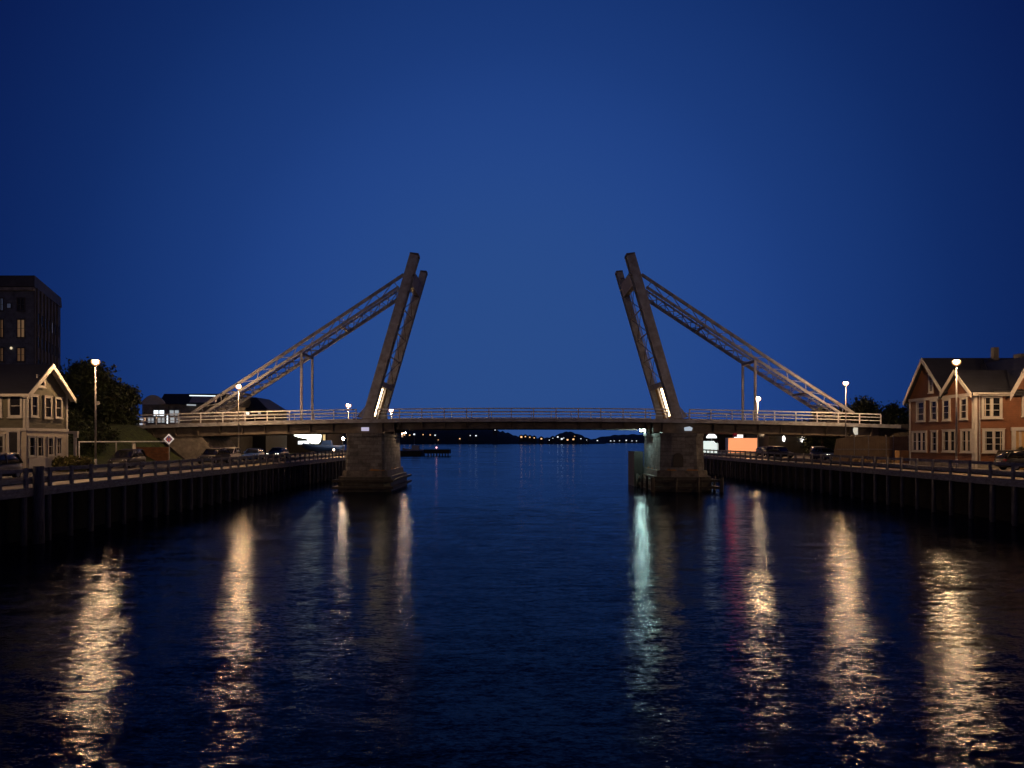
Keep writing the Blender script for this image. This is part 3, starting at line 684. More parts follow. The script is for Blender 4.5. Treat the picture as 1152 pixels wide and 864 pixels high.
# ---- the russet house
Kx, Ky0, Ky1 = 40.0, 64.0, 74.4
hr_ = thing('gabled_house', (46,69,GZ), 'large russet clapboard house with white window frames, twin gables and a lit street front', 'house')
ze = zat(441.5,Ky0); X1 = 52.0
yr1, zr1 = 71.4, zat(404.5,71.2); yv = 68.0; zv = zat(440,69.0)
yr2, zr2 = 66.2, zat(419,66.6)
m = MB(); m.box((Kx,Ky0,GZ-.3),(X1,Ky1,ze)); m.build('wall', 'brownwall', hr_)
m = MB(); m.prism([(yv,ze+.002),(Ky1,ze+.002),(yr1,zr1)], Kx, X1, 'X'); m.build('wall', 'brownwall', hr_)
m = MB(); m.prism([(Ky0,ze+.002),(68.3,ze+.002),(yr2,zr2)], Kx+.002, X1-.002, 'X'); m.build('wall', 'brownwall', hr_)
kr = Fac((Kx,Ky0),(0,1),(-1,0)); kf = Fac((Kx,Ky0),(1,0),(0,-1))
gable_roof(hr_, Kx-.42, X1+.3, yv+.2, yr1, Ky1, zv, zr1+.02, ze, .3)
gable_roof(hr_, Kx-.40, X1+.2, Ky0, yr2, 68.4, ze, zr2+.02, ze, .3, name='dormer_roof')
# the main street-side roof slope behind the small gable
m = MB(); m.hexa([(Kx+1.6,Ky0-.3,ze-.05),(X1+.25,Ky0-.3,ze-.05),(X1+.25,yr1,zr1-.02),(Kx+5.5,yr1,zr1-.02),(Kx+1.6,Ky0-.3,ze+.12),(X1+.25,Ky0-.3,ze+.12),(X1+.25,yr1,zr1+.15),(Kx+5.5,yr1,zr1+.15)])
m.build('roof', 'roof', hr_)
def barge(xp, pts, dx):
    for (ya,za),(yb,zb) in zip(pts[:-1],pts[1:]):
        m = MB(); m.hexa([(xp,ya,za-.2),(xp+dx,ya,za-.2),(xp+dx,yb,zb-.2),(xp,yb,zb-.2),(xp,ya,za+.2),(xp+dx,ya,za+.2),(xp+dx,yb,zb+.22),(xp,yb,zb+.22)]); m.build('bargeboard', 'white', hr_)
sl1 = (zr1-ze)/(Ky1-yr1)
barge(Kx-.5, [(Ky1+.35,ze-sl1*.35),(yr1,zr1)], .078); barge(Kx-.5, [(yr1,zr1),(yv+.1,zv-.12)], .078)
sl2 = (zr2-ze)/(yr2-Ky0)
barge(Kx-.49, [(68.35,ze+.05),(yr2,zr2)], .078); barge(Kx-.49, [(yr2,zr2),(Ky0-.3,ze-sl2*.3)], .078)
boards(hr_, kr, 0, Ky1-Ky0, ze-.28, ze-.02, d=.12, name='eaves_board'); boards(hr_, kf, -.3, 3.2, ze-.3, ze-.02, d=.34, name='eaves_board')
boards(hr_, kr, 0, .26, GZ, ze-.283); boards(hr_, kf, 0, .24, GZ, ze-.303); boards(hr_, kr, Ky1-Ky0-.24, Ky1-Ky0, GZ, ze-.283)
def kv(x): return dat(x, Kx)-Ky0
def zk(y, x): return zat(y, dat(x, Kx))
for (x0,x1,y0,y1,l,cu) in ((1045.2,1050.3,421,442,1,.5),(1031.5,1041.3,451.5,474.3,1,.6),(1047,1055.4,450,473.6,1,.5),(1061,1069.8,449,473.2,1,.7),(1080.6,1089,447.4,472,1,.2),
    (1026.4,1043.2,485.3,508,3,.9),(1048,1055.4,484.5,508.3,1,.5),(1060.8,1076.8,483.7,508.4,2,.8),(1081.4,1094.4,483.2,509,2,.8)):
    xm = (x0+x1)/2; window(hr_, kr, kv(x0), kv(x1), zk(y1,xm), zk(y0,xm), l, bars=(.35,.7) if l == 1 else (.5,), curtain=cu, fw=.15)
bx_ = lambda x: xat(x,Ky0)-Kx
for (x0,x1,y0,y1,l) in ((1104,1127,445,470.8,2),(1104.8,1129.6,482.7,509.2,2),(1149.2,1170,444,468.4,2)):
    window(hr_, kf, bx_(x0), bx_(x1), zat(y1,Ky0), zat(y0,Ky0), l, bars=(.33,.66), curtain=.45, fw=.2)
m = MB()
for a0,a1,z0,z1 in ((bx_(1137.8),bx_(1141.5),GZ,zat(484.6,Ky0)),(bx_(1160),bx_(1164),GZ,zat(484.6,Ky0)),(bx_(1137),bx_(1165),zat(484.6,Ky0)+.003,zat(480.8,Ky0))): kf.slab(m,a0,a1,z0,z1,.003,.16)
m.build('door_surround', 'white', hr_)
m = MB(); kf.slab(m,bx_(1141.7),bx_(1145.6),GZ+.2,zat(485,Ky0),.003,.07); kf.slab(m,bx_(1148.8),bx_(1159.8),GZ+.2,zat(485,Ky0),.003,.07); dd = m.build('door', 'tan', hr_)
m = MB(); kf.slab(m,bx_(1145.7),bx_(1148.7),GZ+.2,zat(485,Ky0),.003,.06); m.build('sidelight', 'curtain', hr_)
for (xa_,xb_,f_) in ((.05,3.1,kf),):
    m = MB(); f_.slab(m,xa_,xb_,ze-.16,ze-.04,.345,.46); m.build('gutter', 'galv', hr_)
m = MB(); kf.slab(m,.36,.46,GZ+.2,ze-.31,.03,.12); kr.slab(m,9.9,10.0,GZ+.2,ze-.3,.03,.12); m.v = m.v[:8]; m.f = m.f[:6]; m.build('downpipe', 'galv', hr_)
# cross gable rising to the right over the street front
xg0, xg1 = xat(1137,Ky0), xat(1137,Ky0)+3.4; xgm = (xg0+xg1)/2; zg = ze+(xgm-xg0)*1.75
m = MB(); m.prism([(xg0,ze),(xg1,ze),(xgm,zg)], Ky0-.001, 71.0, 'Y'); m.build('wall', 'brownwall', hr_)
for s_ in (-1,1):
    xe = xg0-.3 if s_ < 0 else xg1+.3; zz = ze-.3*1.75
    m = MB(); m.hexa([(xe,Ky0-.42,zz-.2),(xe,Ky0-.34,zz-.2),(xgm,Ky0-.34,zg-.2),(xgm,Ky0-.42,zg-.2),(xe,Ky0-.42,zz+.42),(xe,Ky0-.34,zz+.42),(xgm,Ky0-.34,zg+.5),(xgm,Ky0-.42,zg+.5)]); m.build('bargeboard', 'white', hr_)
    m = MB(); m.hexa([(xe,Ky0-.338,zz+.03),(xe,71,zz+.03),(xgm,71,zg+.03),(xgm,Ky0-.338,zg+.03),(xe,Ky0-.338,zz+.2),(xe,71,zz+.2),(xgm,71,zg+.2),(xgm,Ky0-.338,zg+.2)]); m.build('roof', 'roof', hr_)
MB().box((xat(1116,71.3),71,zr1-.3),(xat(1121.5,71.3),71.5,zat(391,71.3))).build('chimney', 'towerdark', hr_)
MB().box((xat(1143,71.3),70.7,zr1-.3),(xat(1160,71.3),71.7,zat(398.5,71.3))).build('chimney', 'towerdark', hr_)
MB().box((xat(1136,Ky0),Ky0-1.3,3.55),(xat(1168,Ky0),Ky0-.17,3.95)).build('doorstep', 'concrete', hr_)
MB().box((Kx-.05,Ky0-.05,3.55),(X1,Ky0-.003,4.1)).box((Kx-.05,Ky0,3.55),(Kx-.003,Ky1,4.1)).build('foundation', 'concrete', hr_)

# ---- tower block
tw = thing('tower_block', (-80,118,4), 'dark five storey block with a few dimly lit windows rising behind the olive house', 'building')
zt_ = zat(323,110); c0 = (xat(38,110),110.0); c1 = (xat(67,127),127.0)
m = MB(); m.hexa([(-104,110,3.5),(c0[0],110,3.5),(c1[0],127,3.5),(-104,127,3.5),(-104,110,zt_),(c0[0],110,zt_),(c1[0],127,zt_),(-104,127,zt_)]); m.build('wall', 'tower', tw)
u = (Vector((*c1,0))-Vector((*c0,0))); ul = u.length; u.normalize(); fs_ = Fac(c0,(u.x,u.y),(u.y,-u.x)); fF = Fac(c0,(-1,0),(0,-1))
m = MB(); fs_.slab(m,0,ul,3.5,zt_+.02,.003,.14); m.build('side_cladding', 'towerdark', tw)
zp = zat(310,110); m = MB(); m.hexa([(-104.2,109.7,zt_+.03),(c0[0]+.3,109.7,zt_+.03),(c1[0]+.3,127.2,zt_+.03),(-104.2,127.2,zt_+.03),(-104.2,109.9,zp),(c0[0]+.2,109.9,zp),(c1[0]+.2,127.1,zp),(-104.2,127.1,zp)]); m.build('roof_storey', 'towerdark', tw)
m = MB(); fF.slab(m,-.15,25,zt_-.55,zt_-.1,.003,.4); m.build('cornice', 'concrete', tw)
tx_ = lambda x: c0[0]-xat(x,110)
rows = [(335,350),(359,380),(391,407),(418,434),(446,462)]
mt = [emis('tower_window_dim',(1,.55,.25),.055), emis('tower_window_warm',(1,.60,.30),.095), emis('tower_window_cool',(.5,.65,1),.035)]
for r_,(ya_,yb_) in enumerate(rows):
    for k,(xa_,xb_) in enumerate(((19,28.5),(-2,4.5),(-26,-17),(-48,-39))):
        pane = {(1,0):mt[1],(2,0):mt[0],(1,1):mt[0],(2,1):mt[0],(0,1):mt[2]}.get((r_,k),'glass')
        window(tw, fF, tx_(xb_), tx_(xa_), zat(yb_,110), zat(ya_,110), 2, pane=pane, frame='towerdark', fw=.12, sash=True)
window(tw, fF, tx_(13), tx_(7.5), zat(347,110), zat(341,110), 1, pane=mt[2], frame='towerdark', fw=.08, sill=False, sash=False)
m = MB(); v = P(12,391.5,109.7); m.blob((v.x,109.8,v.z),(.2,.12,.2),8,5); m.build('wall_lamp', emis('tower_lamp',(1,.8,.5),.8), tw, True)
for k in range(7):
    a_ = 1.6+k*2.35
    for r_ in range(6):
        z_ = 6+r_*3.5; window(tw, fs_ if False else Fac((c0[0]+u.y*.14,c0[1]-u.x*.14),(u.x,u.y),(u.y,-u.x)), a_, a_+1.1, z_, z_+1.9, 1, frame='towerdark', fw=.08, sill=False, sash=False, pane=mt[2] if (k*5+r_*3)%11 == 2 else 'glass')
    m = MB(); fs_.slab(m,a_-.7,a_-.45,4,zt_,.142,.34); m.build('pilaster', 'towerdark', tw)

# ---- hall beyond the approach: pale arched gable, dark roof, lit windows
hx0, hx1, hy = xat(160,116), xat(206,116), 116.0
hl_ = thing('hall', (-54,122,7.9), 'low pale hall with an arched gable and bright lit windows beyond the bridge approach', 'building')
gz = 7.9
ex = xat(246,116)
MB().box((hx0,hy,gz-1.5),(ex,hy+14,zat(455,hy))).build('wall', 'concrete', hl_)
ha = [(xat(159,hy),zat(455,hy))]+[(xat(159+ (188-159)*(k/10),hy), zat(455-10.5*math.sin(math.pi*k/10)**.8,hy)) for k in range(1,10)]+[(xat(188,hy),zat(455,hy))]
m = MB(); m.prism(ha, hy-.5, hy-.2, 'Y'); m.build('arched_gable', 'white', hl_)
MB().hexa([(xat(180,hy),hy-.6,zat(455,hy)+.01),(ex+.5,hy-.6,zat(455,hy)+.01),(ex+.5,hy+14,zat(455,hy)+.01),(xat(180,hy),hy+14,zat(455,hy)+.01),(xat(178,hy),hy+2,zat(443,hy+2)),(ex+.5,hy+2,zat(443,hy+2)),(ex+.5,hy+12,zat(443,hy+2)),(xat(178,hy),hy+12,zat(443,hy+2))]).build('roof', 'roof', hl_)
fh = Fac((0,hy),(1,0),(0,-1))
for (x0,x1,y0,y1,p_) in ((172.5,185.5,461,468.5,'whitelit'),(190.5,202,461,468,'dimwhite'),(166,174,468.8,476,'dimwhite'),(177,186,468.8,476,'dimwhite'),(187,190,467,477,'whitelit'),(191,203,468.8,476,'dimwhite')):
    window(hl_, fh, xat(x0,hy), xat(x1,hy), zat(y1,hy), zat(y0,hy), 2 if x1-x0 > 5 else 1, pane=p_, frame='galv', fw=.09, sill=False, sash=False)
m = MB(); m.bar((xat(213,115.2),115.3,zat(445,115.3)),(xat(242,115.2),115.3,zat(445.4,115.3)),.14,.14); m.build('strip_light', 'neon', hl_)
m = MB(); m.bar((xat(210,115.2),115.28,zat(455.5,115.3)),(xat(220,115.2),115.28,zat(455.8,115.3)),.16,.22); m.build('strip_light', 'dimwhite', hl_)
MB().hexa([(xat(214,115),114.6,zat(453,115)),(xat(243,115),114.6,zat(453,115)),(xat(243,115),115.3,zat(452,115)),(xat(214,115),115.3,zat(452,115)),(xat(216,115),115.1,zat(446,115)),(xat(243,115),115.1,zat(446,115)),(xat(243,115),115.35,zat(446,115)),(xat(216,115),115.35,zat(446,115))]).build('canopy', 'galv', hl_)
# smaller building with a pitched roof behind the backstay foot
sb = thing('boat_store', (-46,134,6), 'small dark pitched roof building seen through the foot of the backstay', 'building')
a0, a1 = xat(245,128), xat(303,128)
MB().box((a0,128,3.4),(a1-.6,140,zat(461,128))).build('wall', 'tar', sb)
MB().hexa([(a0-.5,127.4,zat(461,128)),(a1,127.4,zat(461,128)),(a1,140,zat(461,128)),(a0-.5,140,zat(461,128)),(xat(262,128),130,zat(447,130)),(xat(284,128),130,zat(447,130)),(xat(284,128),137,zat(447,130)),(xat(262,128),137,zat(447,130))]).build('roof', 'roof', sb)
fb = Fac((0,128),(1,0),(0,-1))
for (x0,x1,y0,y1,p_) in ((276,281,463,466.5,'whitelit'),(290,294,463.5,466,'dimwhite'),(283,287,465.5,468,'dimwhite'),(268,273,465,469,'warmwin')):
    window(sb, fb, xat(x0,128), xat(x1,128), zat(y1,128), zat(y0,128), 1, pane=p_, frame='towerdark', fw=.06, sill=False, sash=False)

# ---- warehouses behind the bridge that close the view under the deck
wh = thing('warehouse', (-42,150,3.6), 'dark quay warehouse under the bridge with a bright white shopfront and awning', 'building')
wx0, wx1 = -66.0, xat(368,146)
MB().box((wx0,146,3.3),(wx1,160,zat(480,146))).build('wall', 'tar', wh)
m = MB(); m.prism([(wx0-.4,zat(480,146)),(wx1+.4,zat(480,146)),(wx1-1,zat(474,146)),(wx0+1,zat(474,146))], 145.6, 160.4, 'Y'); m.build('roof', 'roof', wh)
fw_ = Fac((0,146),(1,0),(0,-1))
shop = emis('bright_shop', (.95,1,.85), 6)
def lit_poly(pts, D, name, m, par):
    mb = MB(); mb.prism([(xat(x,D),zat(y,D)) for x,y in pts], D-.12, D-.01, 'Y'); return mb.build(name, m, par)
lit_poly([(330,488.6),(345,488.3),(345,493.6),(338,492.4),(332,490.6)], 146, 'shop_window', shop, wh)
lit_poly([(345.4,488.3),(353,488.6),(353,498.6),(350,498.6),(345.4,493.8)], 146, 'shop_window', shop, wh)
lit_poly([(353.4,488.6),(361.5,489.2),(360.5,496.5),(358,499),(353.4,499)], 146, 'shop_window', shop, wh)
lit_poly([(335.5,496.2),(347,495.8),(348,499.5),(335.5,499.8)], 146, 'shop_window', 'whitelit', wh)
window(wh, fw_, xat(363,146), xat(366.5,146), zat(500,146), zat(488.5,146), 1, pane=emis('yellow_door',(1,.75,.35),.7), frame='galv', fw=.08, sill=False, sash=False)
m = MB(); m.prism([(xat(249,145),zat(490,145)),(xat(260,145),zat(489.5,145)),(xat(267,145),zat(497.5,145)),(xat(258,145),zat(494,145))], 144.6, 145.7, 'Y'); m.build('awning', emis('lit_awning',(1,.95,.85),1.2), wh)
window(wh, fw_, xat(271,146), xat(275,146), zat(498,146), zat(490.5,146), 1, pane='whitelit', frame='galv', fw=.06, sill=False, sash=False)
w2 = thing('warehouse', (52,140,3.6), 'long dark warehouse under the far bridge end behind the orange panel', 'building')
MB().box((xat(790,172),172,3.3),(78,184,zat(480,172))).build('wall', 'tar', w2)
m = MB(); m.prism([(xat(790,172)-.3,zat(480,172)),(78.4,zat(480,172)),(77,zat(473,172)),(xat(790,172)+1,zat(473,172))], 171.6, 184.4, 'Y'); m.build('roof', 'roof', w2)
MB().box((44.4,128,3.5),(60,140,zat(480,128))).build('annex', 'tar', w2)
for x,y,a_,b_ in ((882,493.6,.24,.5),(903,494.2,.42,.5)):
    v = P(x,y,127.7); m = MB(); m.blob((v.x,127.8,v.z),(a_,.16,b_),12,8); m.build('oval_wall_lamp', 'ovallamp', w2, True)
# orange light box on legs, white sign on its roof
OD = 131.0
ob = thing('light_box_panel', P(835,512,131), 'glowing orange panel box seen under the bridge between pier and parked cars', 'light box')
a0,a1 = xat(819,OD), xat(852,OD)
MB().box((a0,OD,3.6),(a1,OD+1.6,zat(492.6,OD))).build('cabinet', 'galv', ob)
m = MB(); m.box((a0+.06,OD-.07,3.9),((a0+a1)/2-.03,OD-.003,zat(493,OD))); m.build('lit_face', 'orangebox', ob)
m = MB(); m.box(((a0+a1)/2-.024,OD-.06,3.9),(a1-.06,OD-.003,zat(493,OD))); m.build('lit_face', 'orangebox', ob)
MB().box((xat(826,OD+.6),OD+.4,zat(492.5,OD)),(xat(835.5,OD+.6),OD+.7,zat(487,OD))).build('lit_sign', emis('lit_top_sign',(1,.98,.95),1.6), ob)
# white tent with a domed parasol above
tn = thing('market_tent', P(799,515,146), 'white lit tent under the bridge beside the rounded pier', 'tent')
m = MB(); ps = []
for k in range(9): ps.append((xat(789.5+k*2.3,146), zat(496.2+(1.6 if k%2 else 0)+ (k>6)*1.2*(k-6),146)))
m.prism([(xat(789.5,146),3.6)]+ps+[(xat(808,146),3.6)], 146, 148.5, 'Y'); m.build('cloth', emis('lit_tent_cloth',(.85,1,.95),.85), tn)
m = MB(); m.tube((xat(791,146),145.95,3.6),(xat(791,146),145.95,6.0),.05,n=6); m.tube((xat(807,146),145.95,3.6),(xat(807,146),145.95,5.8),.05,n=6); m.build('pole', 'galv', tn)
pa = thing('parasol', P(800.5,515,150), 'white domed parasol glowing above the white tent', 'parasol')
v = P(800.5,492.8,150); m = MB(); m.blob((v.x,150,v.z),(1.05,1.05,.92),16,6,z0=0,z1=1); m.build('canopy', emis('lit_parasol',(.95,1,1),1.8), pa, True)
MB().tube((v.x,150,3.6),(v.x,150,v.z+.1),.04,n=8).build('pole', 'galv', pa)

# ------------------------------------------------------------------ cars
def loft(mb, secs):
    n = len(secs[0]); b = [p for s_ in secs for p in s_]
    fs = [tuple(range(n-1,-1,-1)), tuple((len(secs)-1)*n+i for i in range(n))]
    for j in range(len(secs)-1): fs += [(j*n+i,j*n+(i+1)%n,(j+1)*n+(i+1)%n,(j+1)*n+i) for i in range(n)]
    mb.add(b, fs)
def car_proto(name, pm, kind='hatch', headon=False):
    """nose toward -Y; 4.3 m long"""
    t = thing(name, (0,0,0), 'x', 'car', 'cars parked along the quays')
    S = [(-2.15,.32,.62,.66),(-2.05,.24,.74,.80),(-1.4,.20,.88,.87),(-.7,.20,.96,.89),(.6,.20,1.0,.90),(1.6,.22,1.02,.88),(2.05,.28,.98,.80),(2.15,.36,.8,.70)]
    def sec(y,z0,z1,w):
        q = [(w*.72,z0),(w*.98,z0+.12),(w,(z0+z1)/2),(w*.95,z1-.09),(w*.84,z1)]
        return [(a,y,z) for a,z in q]+[(-a,y,z) for a,z in reversed(q)]
    m = MB(); loft(m, [sec(*s_) for s_ in S]); body = m.build('body', pm, t, True)
    C_ = {'hatch':[(-1.0,.97,.97,.80,.80),(-.25,1.0,1.42,.80,.62),(.9,1.0,1.47,.80,.62),(1.65,1.0,1.38,.79,.60),(2.05,1.0,1.03,.74,.70)],
          'suv':[(-1.0,.97,.97,.80,.80),(-.4,1.0,1.55,.82,.68),(.9,1.0,1.64,.82,.68),(1.85,1.0,1.58,.80,.66),(2.08,1.0,1.05,.76,.72)]}[kind]
    m = MB(); loft(m, [[(wb,y,zb),(wt_*.5+wb*.5,y,(zb+zt2)/2+.02),(wt_,y,zt2),(-wt_,y,zt2),(-(wt_*.5+wb*.5),y,(zb+zt2)/2+.02),(-wb,y,zb)] for (y,zb,zt2,wb,wt_) in C_]); m.build('cabin', 'glass', t, True)
    m = MB(); loft(m, [[(wt_+.01,y,zt2-.01),(wt_*.9,y,zt2+.035),(-wt_*.9,y,zt2+.035),(-wt_-.01,y,zt2-.01)] for (y,zb,zt2,wb,wt_) in C_[1:4]]); m.build('roof', pm, t)
    for s_ in (-1,1):
        m = MB()
        for (ya,za,yb,zb) in ((-1.0,.98,-.25,C_[1][2]),(.35,.98,.35,C_[2][2]-.02),(2.0,1.0,1.6,C_[3][2])):
            m.bar((s_*.80,ya,za),(s_*(C_[1][4]+.02),yb,zb),.07,.06)
        m.build('pillar', pm, t)
        for y in (-1.35,1.33):
            m = MB(); m.tube((s_*.70,y,.32),(s_*.90,y,.32),.32,.32,18); wl_ = m.build('wheel', 'tyre', t)
            MB().tube((s_*.902,y,.32),(s_*.915,y,.32),.2,.18,10).build('rim', 'rim', wl_)
        MB().hexa([(s_*.48,-2.14,.60),(s_*.78,-1.98,.60),(s_*.80,-1.9,.60),(s_*.48,-2.02,.60),(s_*.48,-2.10,.74),(s_*.76,-1.96,.76),(s_*.78,-1.86,.76),(s_*.48,-1.98,.74)]).build('headlight', 'headlamp_on' if headon else 'headlens', t)
        MB().hexa([(s_*.55,2.16,.72),(s_*.77,2.08,.72),(s_*.80,1.95,.72),(s_*.55,2.0,.72),(s_*.55,2.14,.9),(s_*.77,2.06,.9),(s_*.78,1.95,.9),(s_*.55,2.0,.9)]).build('taillight', 'taillens', t)
        MB().box((s_*.86,-.75,.98),(s_*1.02,-.6,1.10)).build('mirror', pm, t)
    MB().box((-.26,-2.19,.40),(.26,-2.165,.50)).build('number_plate', 'chrome', t)
    MB().box((-.26,2.165,.62),(.26,2.19,.72)).build('number_plate', 'chrome', t)
    return t
cars = {'black':car_proto('parked_car','carblack','suv'),'blue':car_proto('parked_car','carblue','hatch'),'navy':car_proto('parked_car','cardarkblue','hatch',True),'silver':car_proto('parked_car','carsilver','suv'),'lit':car_proto('parked_car','carblack','hatch',True)}
used = set()
CARS = [
 ('black', -31.9, 45.2, 5, 'black car before the olive house door, next to the thick mooring pile', -31.9),
 ('black', -34.6, 66.5, 4, 'black car parked nose on beside the pale bollard post and grassy bank', 0),
 ('black', -31.2, 77.5, -6, 'black car parked in front of the raking concrete bridge support, next to the silver car', 0),
 ('silver', -31.6, 82.5, 3, 'silver car parked between the black car and the bright blue car under the bridge edge', 0),
 ('blue', -31.6, 90.5, 4, 'bright blue car parked under the bridge, behind the silver car', 0),
 ('blue', -31.2, 98.5, -3, 'blue car with lit headlights parked deepest of the blue cars under the bridge', 0),
 ('black', 42.1, 60.6, 88, 'long black car parked side on before the russet house front', 0),
 ('lit', 38.6, 112.5, 2, 'black car with glowing headlights under the bridge beside the orange panel', 0),
 ('black', 37.6, 104.0, 20, 'unlit black car under the bridge nearest the orange panel', 0),
 ('navy', 38.9, 92.0, 6, 'navy car with lit headlights parked near the board fence under the bridge', 0),
 ('silver', 40.6, 97.5, -8, 'silver car half hidden behind the navy car under the bridge', 0),
]
for k,x,y,a,lab,_ in CARS:
    if lab.startswith('blue car with lit'): k = 'navy'
    place(cars[k], k in used, (x,y,3.605), R(a), lab); used.add(k)
# blue boat laid up on the quay
bt = thing('laid_up_boat', (-33.4,131,3.6), 'long blue boat laid up on the quay close to the squared pier', 'boat')
m = MB(); rings = []; bx0, by0 = -33.4, 131.0
for (u_,wd,zk_,zg) in ((-3.7,.05,1.35,2.0),(-3.0,.7,.75,1.88),(-1.8,1.1,.5,1.75),(0,1.25,.42,1.65),(2,1.22,.42,1.62),(3.6,1.0,.5,1.7)):
    rings.append([(bx0+u_,by0-wd,3.6+zg),(bx0+u_,by0-wd*.85,3.6+(zk_+zg)/2-.15),(bx0+u_,by0,3.6+zk_),(bx0+u_,by0+wd*.85,3.6+(zk_+zg)/2-.15),(bx0+u_,by0+wd,3.6+zg)])
loft(m, rings); m.build('hull', 'hull', bt, True)
MB().hexa([(bx0-.3,by0-.6,5.3),(bx0+1.5,by0-.6,5.3),(bx0+1.5,by0+.6,5.3),(bx0-.3,by0+.6,5.3),(bx0,by0-.5,6.1),(bx0+1.4,by0-.5,6.1),(bx0+1.4,by0+.5,6.1),(bx0,by0+.5,6.1)]).build('wheelhouse', 'hull', bt)
for u_ in (-1.8,1.8): MB().box((bx0+u_-.15,by0-.9,3.607),(bx0+u_+.15,by0+.9,4.15)).build('cradle', 'timber', bt)

# ------------------------------------------------------------------ street furniture and small things, left bank
def post(x, y, z0, z1, r=.05, m='galv', mb=None):
    mb = mb or MB(); mb.tube((x,y,z0),(x,y,z1),r,r,8); return mb
v = P(190.5,0,70); s = thing('road_sign', (v.x,70,3.6), 'diamond road sign with a white rim and a coloured symbol on a thin pole', 'road sign')
cz = zat(494,70)
post(v.x,70,3.6,cz).build('pole', 'galv', s)
def dia(r, y0, y1): 
    return [(v.x-r,cz),(v.x,cz-r),(v.x+r,cz),(v.x,cz+r)], y0, y1
mb = MB(); mb.prism(*dia(.5,69.90,69.94)); pn = mb.build('panel', emis('sign_rim_reflective',(1,.95,.95),.35), s)  # rim emits faintly in place of the lamplight it would reflect
mb = MB(); mb.prism(*dia(.35,69.885,69.897)); mb.build('face', mat('sign_face_violet',(.16,.12,.35),.5,.1,5), pn)
mb = MB(); mb.box((v.x-.16,69.875,cz-.2),(v.x-.06,69.883,cz+.14)).box((v.x+.04,69.875,cz-.22),(v.x+.16,69.883,cz+.1)); mb.build('symbol', mat('sign_red',(.6,.12,.04),.5,.1,5), pn)
# height bar frame
g = thing('barrier_frame', (-36.6,62,3.6), 'thin white horizontal bar frame running from the olive house to the diamond road sign', 'barrier')
x0_, x1_ = xat(88,64), xat(189,70.3)
MB().bar((x0_,64,zat(497,64)),(x1_,70.4,zat(496.6,70.4)),.09,.1).build('bar', 'railing', g)
post(xat(89,64),64,3.6,zat(496.5,64),.05).build('post', 'railing', g); q_=xat(130,66.3); post(q_,66.4,3.7,zat(497,66.4),.06).build('post', 'galv', g)
g = thing('porch_post', (xat(84,61.8),61.8,3.6), 'white inverted L shaped porch post standing just beyond the olive house', 'porch post')
xx = xat(85,61.8); MB().box((xx-.12,61.7,3.6),(xx+.06,61.9,zat(488,61.8))).build('upright', 'white', g)
MB().box((xat(77,61.8),61.7,zat(488,61.8)+.003),(xx+.2,61.95,zat(485,61.8))).build('arm', 'white', g)
MB().box((xx+.063,61.72,zat(492.5,61.8)),(xx+.2,61.9,zat(488,61.8))).build('bracket', 'white', g)
g = thing('bollard_post', (xat(150.5,68),68,3.6), 'stout pale post standing on the kerb between the black car and the diamond sign', 'post')
m = MB(); m.tube((xat(150.5,68),68,3.6),(xat(150.5,68),68,zat(499,68)),.17,.15,10); m.build('shaft', 'cream', g, True)
MB().tube((xat(150.5,68),68,zat(499,68)+.002),(xat(150.5,68),68,zat(498,68)),.16,.08,10).build('cap', 'concrete', g)
v = P(110.3,453.5,61.4); g = thing('round_sign', (v.x,61.4,v.z), 'small round pale disc fixed halfway up the tall lamp pole', 'round sign')
MB().tube((v.x,61.36,v.z),(v.x,61.40,v.z),.16,.16,14).build('disc', 'galv', g); MB().bar((v.x-.24,61.42,v.z),(v.x,61.42,v.z),.03,.03).build('bracket', 'black', g)
# brown retaining wall under the approach
a = MB().box((xat(152,80),80,3.3),(xat(189,80),80.4,zat(503,80))).build('retaining_wall', 'brick'); tag(a, 'warm brown retaining wall behind the diamond sign', 'retaining wall')
# approach footpath guard on the left embankment
a = MB()
g = thing('handrail', (-50,84,7.9), 'dim handrail climbing the grassy bank beside the dark trees toward the bridge', 'handrail')
pts = [(-44.0,70,zat(497,70)+.3),(-45.5,74,zat(493,74)),(-46.3,80,zat(487.5,80)),(-46.8,87,zat(483,87))]
m = MB()
for p_,q_ in zip(pts[:-1],pts[1:]): m.bar(p_,q_,.1,.1)
m.build('rail', 'galv', g)
for p_ in pts: post(p_[0],p_[1],hl(p_[0],p_[1])-.2,p_[2],.05).build('post', 'galv', g)
# end cabinet by the left bridge rail, lit white pieces
for k,(x,y,w_,h_,lab) in enumerate(((158.5,471.5,6.5,4,'upper of two pale cabinets stacked at the bridge rail end by the trees'),(157,477.5,9,3.6,'lower and wider of two pale cabinets at the bridge rail end by the trees'))):
    v = P(x,y,91); ww = w_/F*91/2; hh = h_/F*91/2
    c_ = thing('cabinet', (v.x,91,v.z-hh), lab, 'cabinet')
    MB().box((v.x-ww,91,v.z-hh),(v.x+ww,91.6,v.z+hh)).build('body', 'galv', c_, bevel=.02)
    MB().box((v.x-ww*.8,90.97,v.z-hh*.7),(v.x+ww*.8,90.998,v.z+hh*.7)).build('lit_face', emis('cabinet_face%d'%k,(.8,.85,1),.5), c_)

